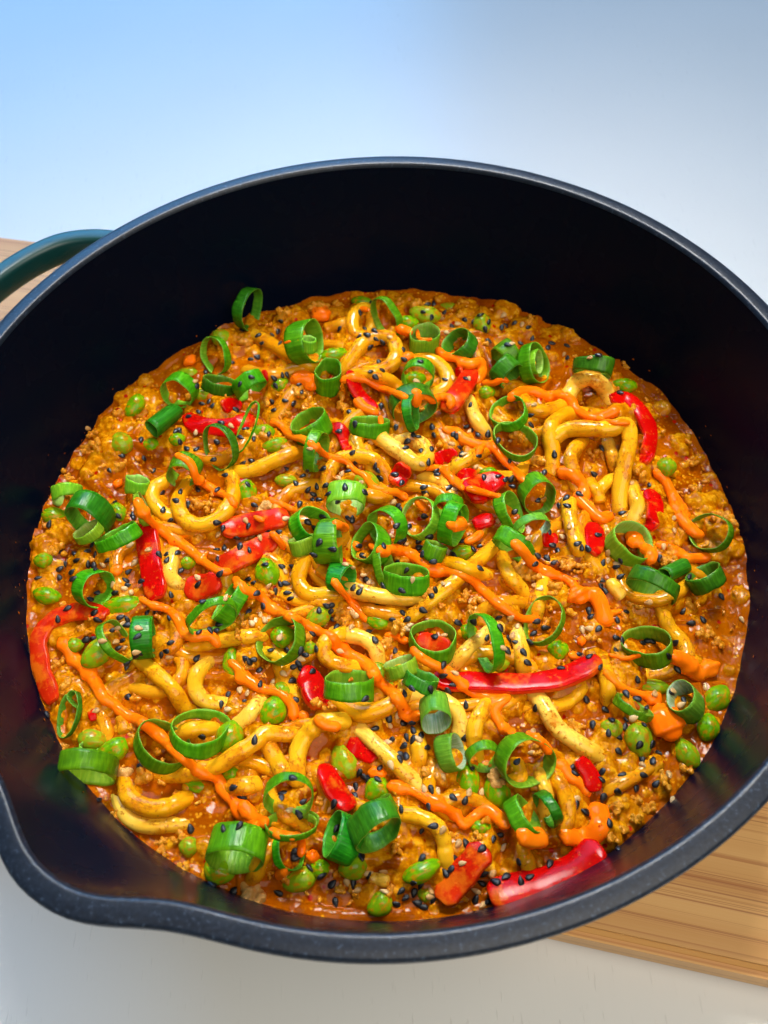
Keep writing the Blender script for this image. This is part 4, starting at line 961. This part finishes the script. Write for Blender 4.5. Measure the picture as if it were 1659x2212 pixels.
# ------------------------------------------------------------------ orange chilli mayo: strokes (path, half width), where
MAYO = [
 ([("A 1195,535 1225,555", 50)], "rounded orange mayo drop at the rear left edge"),
 ([("B 540,230 580,250 610,240", 58)], "broad orange mayo drop at the rear edge"),
 ([("B 330,440 380,425 450,415", 20)], "thin mayo dash across the tall rear ring"),
 ([("B 390,680 450,655 520,690 480,720", 46)], "orange mayo patch left of the see-through cylinder"),
 ([("B 700,680 780,650 860,670 950,720 1060,760 1120,790", 30)], "mayo strand crossing the noodle under the wide rear loop"),
 ([("B 820,215 880,225", 26)], "mayo cap on the small upright rear udon loop"),
 ([("B 1050,335 1140,370", 32)], "mayo smear beside the upright rear cylinder"),
 ([("B 1185,345 1200,410 1285,412", 18)], "mayo trickle inside the upright rear cylinder"),
 ([("B 1310,470 1360,520 1440,530 1510,575 1570,560 1600,620 1565,690", 30)], "mayo strand running over the thick rear pepper chunk"),
 ([("B 1090,545 1150,510", 36)], "mayo blob on the hook shaped rear noodle"),
 ([("B 1175,735 1180,840", 30), ("B 1180,750 1270,790 1330,780 1400,790 1390,850", 28)], "mayo strand hanging over the dark ring above centre"),
 ([("B 795,790 850,850 930,885", 34)], "mayo under the narrow red pepper strip near the rear"),
 ([("B 950,900 955,960", 20)], "mayo dab on the flat scallion piece above the hairpin noodle"),
 ([("B 255,930 320,960 370,1020 460,1050 540,1100 620,1160 720,1180 790,1250 850,1280 900,1350 970,1380 1060,1390 1120,1430", 28)], "long mayo streak from the upper left ribbed ring to the centre"),
 ([("B 1350,985 1440,1010 1520,1070 1600,1090 C 0,1090 80,1180 150,1250 210,1320", 34), ("B 1600,1090 1560,1150", 22)], "mayo streak sloping down beside the stacked rings"),
 ([("B 1230,1225 1340,1240 1400,1290 1480,1370", 28), ("B 1340,1240 1390,1220", 28)], "mayo below the hairpin noodle's right end"),
 ([("C -60,690 20,690 60,665 110,680", 26)], "mayo dab on the dark teal rear right scallion"),
 ([("C 110,800 160,755 260,740 350,775 440,770 500,790 540,860 640,910 750,890 800,850", 34), ("C 640,915 750,940 880,945", 26)], "mayo zigzag over the square noodle loop at upper right"),
 ([("C 440,1250 510,1270 570,1330 600,1400 F 550,130 620,200 700,270 760,235", 42)], "thick mayo stream right of the teal topped ring"),
 ([("C 1040,1250 1100,1300 1150,1400 F 1180,170 1220,270 1290,350 1350,370", 36), ("F 1200,230 1230,270", 62)], "mayo stream ending at the far right thin ring"),
 ([("A 745,1325 755,1335", 58)], "round orange mayo drop near the left edge"),
 ([("D 870,140 910,220 980,300 1080,370 1180,440 1230,480 1300,540 1400,600 1480,600", 32), ("D 1280,520 1330,470", 18)], "forked mayo streak left of the parallel pepper strips"),
 ([("D 735,585 750,600", 64)], "smooth orange mayo drop behind the left hand ring"),
 ([("D 890,770 960,810 1060,840 1130,900 1170,990 1230,1020 1340,1010 1400,1080", 32)], "mayo streak right of the upright pepper strip"),
 ([("E 20,640 80,720 190,760 260,840 380,890 480,940 570,990 640,1020 690,1100 790,1150 880,1210 930,1290 1010,1360 1070,1420", 36), ("E 690,1060 720,1120", 54)], "long thick mayo streak through the centre left"),
 ([("A 1120,1145 1210,1200 1250,1290 1330,1350 D 1400,100 1460,130 1500,190", 32)], "mayo streak over the round left udon loop"),
 ([("D 380,1030 430,1090 470,1160 560,1240 620,1330 660,1410 G 720,150 790,220 900,270 1020,360 1100,440 1190,520 1280,590 1390,630 1420,700 1500,780 1580,880 1650,950", 38)], "long smooth mayo stream down the lower left"),
 ([("D 1460,1170 1530,1230 E 70,1270 130,1310 200,1350 300,1370 370,1430 H 395,180 395,250", 34)], "mayo strand draped over the large bean, lower left of centre"),
 ([("E 645,295 740,325", 34)], "short mayo bar on the central cluster's side wall"),
 ([("E 565,345 600,325", 24)], "mayo drop inside the ring left of the central cluster"),
 ([("E 785,415 810,465", 26), ("E 880,425 910,460", 24)], "mayo dabs inside the middle central ring"),
 ([("E 930,475 1040,460 1120,480 1200,530 1300,590 1430,610 1530,650 1600,720 F 60,820 190,900 300,900", 34)], "mayo streak from the central cluster down the right"),
 ([("E 1180,150 1250,220", 30)], "mayo inside the round thin ring right of centre"),
 ([("E 1390,305 1475,290", 48)], "mayo dab on the heart shaped scallion"),
 ([("E 1490,415 1550,390 1600,350", 28)], "mayo smear under the broad shiny pepper"),
 ([("E 1510,70 1580,90 F 60,130", 30)], "mayo stripe over the broad shiny pepper"),
 ([("E 645,650 690,710 760,790 840,880 860,920", 28)], "mayo strand hanging from the small striped ring"),
 ([("E 250,350 300,400 340,460", 28)], "short mayo strand on the lower parallel pepper strip"),
 ([("E 140,250 210,280", 22)], "mayo dab on the upper parallel pepper strip"),
 ([("E 980,1010 1040,1010 1120,1050", 32)], "mayo left of the pepper framing ring"),
 ([("E 1150,1090 1230,1160 1330,1210 1430,1280 1520,1360 1620,1400 F 100,1400 30,1450 I 10,190 60,290 140,350", 36)], "mayo streak passing under the long wavy pepper"),
 ([("E 230,140 330,180 420,220", 26)], "mayo smear above the parallel pepper strips"),
 ([("F 130,410 200,470 260,550 350,610 460,640 530,690", 36), ("F 540,730 570,770", 84), ("F 640,720 690,800 715,890 730,930", 46), ("F 740,870 840,850", 20)], "large mayo pool right of centre"),
 ([("F 880,370 950,420", 66), ("F 960,450 1020,480 1000,550", 36)], "mayo pool inside the big pale walled ring"),
 ([("F 1050,430 1150,460 1240,515 1390,510", 34)], "mayo streak over the dark scallion at the right edge"),
 ([("F 555,1045 590,1045", 38)], "small oval mayo drop right of the thin mayo ring"),
 ([("F 490,1130 560,1150", 36)], "mayo blob behind the long wavy pepper's tip"),
 ([("F 740,1130 870,1155 980,1110", 24)], "mayo line through the upright right ring"),
 ([("F 1150,1140 1230,1175 1290,1240 1360,1260", 46), ("F 1370,1190 1400,1240", 78)], "mayo pool on the right edge near the pale hook noodle"),
 ([("F 720,1230 790,1310 870,1360 1000,1400", 28), ("I 1000,90 1060,140", 52), ("I 1080,200 1150,340", 102)], "large orange drop left of the teal lined tube"),
 ([("I 225,345 310,390 375,470", 32)], "mayo cap on the big lower right ring"),
 ([("I 440,540 500,620 580,670 620,740", 44), ("I 660,810 700,900 660,980 570,1010 450,985", 72)], "fat curling mayo fold at lower right"),
 ([("H 1000,680 1120,690 1220,740 1320,790 1430,860 1480,930 1540,880 1620,830 I 20,860 100,940", 40), ("I 180,980 260,1010 340,1000", 68)], "mayo zigzag across the lower right"),
 ([("H 60,790 140,880 220,920", 44), ("H 240,960 340,1000 430,1000 450,1060 440,1130", 34)], "mayo under the open coil at the bottom left"),
 ([("H 1030,90 1080,150 1130,240 1200,220", 40)], "mayo blob left of the white lined tube"),
 ([("H 540,245 600,290 690,300", 38)], "mayo dab on the tall curved noodle's cut end"),
 ([("H 880,590 980,600", 40)], "mayo smear on beans at lower centre"),
 ([("H 430,220 490,240", 36)], "mayo blob right of the large draped bean"),
 ([("H 490,1120 555,1135", 42)], "orange dab by the pointed dark tube at the bottom"),
 ([("H 290,1255 350,1210", 34)], "small orange dab right of the bottom left ring"),
]
for strokes, label in MAYO:
    VV, FF = [], []; st = []
    for path, rz in strokes:
        P2 = place_path(path, 1.8); P = np.array([drop(x, y) for x, y in P2]); s_ = np.mean([mpp(p) for p in P]); R = rz * ZS * s_ * 1.08
        n = len(P); sg = float(rng.uniform(0, 90))
        z = gsm(P[:, 2:3], max(4.5, 4.0 + rz * .07))[:, 0]
        z = np.maximum(z, P[:, 2] - R * .75) + R * .16
        P = np.array([on_plane(x, y, zz) for (x, y), zz in zip(P2, z)]); P = gsm(P, 1.5)
        Rv = R * np.clip(np.minimum(np.arange(n), np.arange(n)[::-1]) / 7 + .62, 0, 1) * np.array([1 + .36 * float(fbm(i * .035 + sg, 1, 1, 61, 2)) for i in range(n)])
        V, F, _ = tube(P, Rv, 14, 1, .80 if rz < 50 else .58, caps=.8); off = len(VV); VV += list(V); FF += [tuple(i + off for i in f) for f in F]; st.append((P, Rv))
        for _ in range(int(n / 40)):                             # beads where the stream thickens
            i = int(rng.integers(n)); q = P[i] + np.array([0, 0, -.2 * R]); rr = Rv[i] * rng.uniform(1.05, 1.35)
            V, F, _ = tube([q - np.array([.3, 0, 0]) * rr, q, q + np.array([.3, 0, 0]) * rr], rr, 12, 1, .75, caps=.8)
            off = len(VV); VV += list(V); FF += [tuple(k + off for k in f) for f in F]
    o = mesh_obj('chilli_mayo', VV, FF, M['mayo']); bake(o, .0005, 12); tag(o, label, 'mayo', 'orange chilli mayo over the noodles')
    for P, Rv in st: stamp(P[::2], Rv[::2] * .78)

# ------------------------------------------------------------------ flecks of sauce dried on the pan wall
lst = []
for _ in range(45):
    th = rng.choice([rng.uniform(-.5, .9), rng.uniform(2.6, 3.9), rng.uniform(0, 6.3)]); z = ZF + .0012 + abs(rng.normal(0, .0042)); r_ = wall_r(z) - .0002
    sz = rng.uniform(.0002, .0006)
    lst.append((int(rng.integers(5)), Matrix.Translation((r_ * math.cos(th), r_ * math.sin(th), z)) @ Matrix.Rotation(th, 4, 'Z') @ Matrix.Diagonal((sz * .3, sz * rng.uniform(.6, 2.0), sz, 1))))
tag(join_copies('sauce_flecks', CRS, lst, M['sauce']), 'tiny flecks of sauce dried on the black pan wall above the food', 'sauce', kind='stuff')

# ------------------------------------------------------------------ sesame seeds, black and white
BLACK = dict(
A="1545,355 1645,390 1600,540 1640,525 1480,560 1310,620 1605,655 1530,700 1255,710 1290,825 1335,810 1360,835 1265,875 1205,905 1500,860 1410,945 1145,995 1120,1000 900,1055 1145,1065 1380,1065 1535,1040 1565,985 1190,1110 1255,1115 775,1155 915,1170 1600,1185 1550,1205 1360,1180 700,1250 980,1250 1435,1280 1260,1370 1150,1385 1385,1375 1580,1340 1120,1440 725,1450",
B="885,180 820,245 315,295 260,385 295,365 195,440 175,385 310,440 690,345 850,345 915,360 815,395 865,385 925,412 885,460 1095,480 965,430 1225,240 1275,275 1360,240 1290,185 1250,190 1490,290 1540,295 1405,330 1590,260 1640,300 1620,350 1640,425 1100,540 1205,555 940,560 1360,670 1495,665 890,620 920,655 960,610 270,660 325,640 355,640 285,710 430,700 450,750 770,775 955,840 755,880 262,810 395,820 270,865 345,805 1525,830 1050,975 685,1000 790,955 1505,970 1540,990 1415,1015 1435,1030 1570,1020 1635,1015 1190,1035 1160,1020 1295,1025 1120,1065 1275,1115 1455,1105 1470,1145 1110,1105 1280,970 775,1135 790,1200 745,1255 585,1240 600,1345 545,1350 485,1250 455,1285 490,1370 520,1400 620,1400 410,1330 355,1240 240,1020 145,1050 1210,1125 1255,1195 1040,1275 1085,1330 1305,1250 1310,1275 1575,1155 920,1220 935,1250 850,1390 950,1295 1610,1295 1230,1355 1235,1390 1385,1360 1045,1415",
C="65,335 90,325 145,310 235,335 260,410 105,450 110,465 185,440 360,465 385,440 480,455 485,530 680,515 820,755 250,895 250,960 40,1060 400,1145 700,1110 335,1265 650,1270 1005,1340 125,1300 130,1350 90,1305 475,1425 560,1400 45,1285 115,1185",
D="725,160 755,250 845,240 850,260 590,430 315,300 385,475 475,490 490,530 555,475 610,495 685,530 560,555 600,560 610,590 420,555 385,585 460,605 380,640 470,650 245,645 820,605 625,740 575,780 800,660 905,665 815,690 735,735 1090,750 1265,685 1150,600 1030,100 1040,210 1085,275 1260,75 1200,175 1385,290 1420,330 1430,450 1380,465 1390,525 1130,485 1060,495 1015,495 1065,530 1405,615 1295,795 430,840 370,905 605,865 625,910 545,1040 595,1030 770,895 810,905 810,945 720,975 780,1045 760,1090 875,1020 890,1125 865,1140 940,865 995,855 1080,900 1090,1055 1060,1110 1030,1135 810,1185 810,1210 820,1405 1255,1155 1380,980 1340,980 1270,990 1400,940 1410,1450",
E="110,315 115,465 235,345 55,445 35,385 305,350 215,560 320,570 310,680 390,570 145,675 350,680 360,740 380,775 280,730 110,650 160,745 110,860 205,820 560,420 525,495 645,460 840,505 810,440 585,250 490,290 530,320 725,65 675,155 770,270 745,265 605,55 545,60 560,145 435,175 150,180 520,150 850,100 1060,185 1080,210 1055,310 1235,250 1130,320 1100,405 1080,410 1190,410 1200,450 1220,490 970,440 1420,495 1475,410 1540,460 1585,440 1260,380 1285,540 1060,540 1115,595 1090,725 970,695 865,660 780,705 820,730 925,815 560,850 605,820 635,820 630,860 640,905 670,960 515,1000 545,1095 360,1105 470,1135 440,1110 430,1190 400,1210 440,1225 515,1240 385,1300 185,1230 255,1105 185,1320 85,1430 875,985 915,1040 1095,870 1120,910 1030,910 1275,755 1300,725 1585,585 1225,850 1445,930 1545,920 1295,1020 1045,1110 1350,1200 1355,1265 1415,1325 1270,1355 1385,1360 1155,1350 1105,1380 850,1415 405,1420 1630,1025 90,1160 110,1175 140,1165",
F="475,130 555,105 430,185 480,185 835,230 150,220 295,150 365,350 385,435 425,475 355,520 290,500 400,545 275,555 550,425 575,450 615,455 680,370 1070,520 710,545 795,575 825,535 1260,635 700,660 695,695 720,725 825,635 1465,765 1220,855 1270,930 1345,910 620,855 635,890 855,860 800,910 680,970 795,1025 830,1040 960,1060 1000,1045 1020,1050 790,1105 1175,1055 1125,1140 1185,1230 690,1210 625,1145 285,920 345,960 265,1000 245,1050 100,1110 110,1035 150,1055 205,1120 230,1185 55,965 40,895 445,1220 560,1130 930,1290 600,1415 860,1385 925,1415 1145,1375 1225,1425",
I="645,290 765,260 745,340 855,250 850,300 970,290 940,420 1020,415 810,460 810,365 1065,470 960,510 1030,520 705,590 700,640 830,610 970,610 920,695 805,715 1050,665 515,560 530,600 540,800 595,845 750,915 165,525 50,990 10,1020 175,1160 370,1180 245,1260 185,1285 90,1260 25,1290 725,195 990,180 280,180 810,1080 710,755",
G="820,110 900,550 1285,360 300,225 1545,750 1490,690 1215,950 1425,950 1525,935 1350,1310 1500,1345 630,770 1455,100 1625,385",
H="85,140 320,760 330,730 395,630 455,780 500,1205 575,1250 645,1305 300,1360 775,1300 665,1420 880,1250 430,860 670,950 655,795 790,745 795,685 815,595 870,635 935,640 850,620 950,565 915,315 1005,245 1100,280 1150,275 1160,325 1210,355 1020,385 1120,370 1160,385 1100,425 1075,510 1245,435 1485,370 1495,160 1080,480 1115,490 1275,705 1415,755 1490,770 1260,810 1085,825 1285,935 1210,965 1215,1140 1425,1140 1430,1150 1365,1235 1400,1215 1165,1295 1210,1310 1080,1350 1165,1360 1110,1395 1050,1430 1185,1425 1220,1450 1285,1400 1495,1045 1595,1080 1595,1300 1610,1235 1560,1400 1635,1420 1535,570 400,1100 410,1140 830,1135")
WHITE = dict(
A="1250,1005 1475,965 1245,1110 1245,680 830,990 560,980", B="1345,280 1445,315 1375,370 1010,400 1410,660 685,1300 705,1270 825,1325 1215,1210 1480,1145 1520,1000 1560,1225 1030,1450 1420,1370 1180,680 500,1110 335,1100 145,1025 205,985 1405,1080 890,1065 1515,665",
C="460,510 625,530 270,830 130,440 125,1060 895,1330 195,320 75,260", D="655,560 855,550 720,685 790,710 835,735 945,465 1260,640 1440,770 1570,280 885,965 780,935 655,1045 735,1055 795,1090 1080,1145 870,1115 750,960 830,430 1390,370",
E="100,270 350,265 135,375 185,390 340,600 240,690 830,665 880,670 845,625 825,695 770,570 730,560 1020,375 1025,160 825,40 1155,655 1350,680 775,870 800,880 695,1110 310,1020 185,880 130,930 335,1255 265,1310 105,1375 210,910 1525,790 1120,970 1140,945 1355,1010 765,960 1385,480 1425,1250 1110,430 445,1160",
F="495,315 740,535 800,555 745,480 1165,345 895,40 40,280 230,390 305,715 270,690 125,895 165,950 135,1010 75,1090 580,975 620,965 1595,910 1095,445 1040,1380 1360,1335 450,380 1160,265 1000,800",
I="905,245 265,330 255,465 1130,610 1155,770 535,760 1210,160 965,545 75,1070 5,1235 1155,75", G="610,200 1455,190 1530,70",
H="370,835 1345,960 1230,695 1315,715 1190,380 1020,545 1475,1170 1445,1045 1270,1350 1265,1385 740,1295 800,1345 975,1355 875,1235 1560,1350 1515,720 1595,715 1600,1440 1060,225 1350,620 105,85 970,1220 1010,290 1005,400")
def seed_mesh(name, mat):
    b = bmesh.new(); bmesh.ops.create_uvsphere(b, u_segments=10, v_segments=7, radius=1)
    for v in b.verts:
        x, y, z = v.co.z, v.co.x, v.co.y; k = (1 - .42 * x - .1 * x * x)
        v.co = Vector((x, y * .62 * k, z * .34 * (.75 + .25 * k)))
    bmesh.ops.recalc_face_normals(b, faces=b.faces)
    me = bpy.data.meshes.new(name); b.to_mesh(me); b.free(); me.materials.append(mat)
    me.polygons.foreach_set('use_smooth', np.ones(len(me.polygons), bool)); return me
SMB, SMW = seed_mesh('black_sesame_seed', M['black']), seed_mesh('white_sesame_seed', M['white'])
bpy.context.view_layer.update(); DG = bpy.context.evaluated_depsgraph_get()
def seed_spots(tab):
    out = []
    for k, s_ in tab.items():
        for a in s_.split():
            x, y = a.split(','); X, Y = Z(k, float(x), float(y))
            if any((X - p[0]) ** 2 + (Y - p[1]) ** 2 < 30 for p in out): continue
            out.append((X, Y))
    return out
def seed_matrix(X, Y, size):
    d = Vector(raydir(X, Y)).normalized(); ok, loc, nor, _, ob, _ = SC.ray_cast(DG, Vector(CAM), d)
    if not ok: return None
    global HIT; HIT = ob
    if nor.dot(d) > 0: nor = -nor
    nor = (nor + Vector((rng.normal(0, .22), rng.normal(0, .22), .55))).normalized()
    t = Vector((rng.normal(), rng.normal(), 0)); t = (t - nor * t.dot(nor)).normalized(); b = nor.cross(t)
    m = Matrix.Identity(4); l = size * rng.uniform(.88, 1.12); tw = rng.uniform(.85, 1.1)
    for i in range(3): m[i][0], m[i][1], m[i][2], m[i][3] = t[i] * l, b[i] * l * tw, nor[i] * l, loc[i] + nor[i] * l * .20
    return m
bs = seed_spots(BLACK); ws = seed_spots(WHITE)
bs.sort(key=lambda p: -p[1])
rest = []
for i, (X, Y) in enumerate(bs):
    mm = seed_matrix(X, Y, .00145)
    if mm is None: continue
    if i < 300:
        o = bpy.data.objects.new('black_sesame_seed', SMB); COL.objects.link(o); o.matrix_world = mm
        tag(o, '', 'sesame seed', 'black sesame seeds'); SMALL.append((o, X, Y, 'black seed', HIT))
    else: rest.append((0, mm))
def join_seeds(name, me, mats4, mat):
    t = me.copy(); b = bmesh.new(); b.from_mesh(t); bmesh.ops.triangulate(b, faces=b.faces); b.to_mesh(t); b.free()
    return join_copies(name, [t], mats4, mat)
tag(join_seeds('black_sesame_seeds', SMB, rest, M['black']), 'black sesame seeds sprinkled over the far half of the dish', 'sesame seeds', kind='stuff')
for X, Y in ws:
    mm = seed_matrix(X, Y, .00136)
    if mm is None: continue
    o = bpy.data.objects.new('white_sesame_seed', SMW); COL.objects.link(o); o.matrix_world = mm
    tag(o, '', 'sesame seed', 'white sesame seeds'); SMALL.append((o, X, Y, 'white seed', HIT))

# small things are described by what they lie on or beside
ANCH = []
for r_ in RINGS: ANCH.append((*Z(r_[0], r_[1], r_[2]), r_[3] * ZS, r_[-1]))
for b_ in BEANS: ANCH.append((*Z(b_[0], b_[1], b_[2]), b_[3] * ZS, b_[-1]))
for p_ in PEPPERS:
    q = parse(p_[0]); ANCH.append((*q[len(q) // 2], 12, p_[-1]))
ANCH = [a for a in ANCH if len(a[3].split()) <= 10]
SURF = ('scallion_ring', 'red_pepper_strip', 'edamame_bean', 'udon_noodle', 'chilli_mayo')
for o, X, Y, what, hit in SMALL:
    if hit is not None and hit.name.split('.')[0] in SURF and len(hit['label'].split()) <= 12:
        o['label'] = what + ' on the ' + hit['label']; continue
    a = min(ANCH, key=lambda q: math.hypot(q[0] - X, q[1] - Y) - q[2] * .5); dx, dy = X - a[0], Y - a[1]
    if math.hypot(dx, dy) < a[2] * .55: w = 'inside' if 'ring' in a[3] or 'cylinder' in a[3] else 'beside'
    elif abs(dx) > abs(dy): w = 'right of' if dx > 0 else 'left of'
    else: w = 'in front of' if dy > 0 else 'behind'
    o['label'] = what + ' ' + w + ' the ' + a[3]
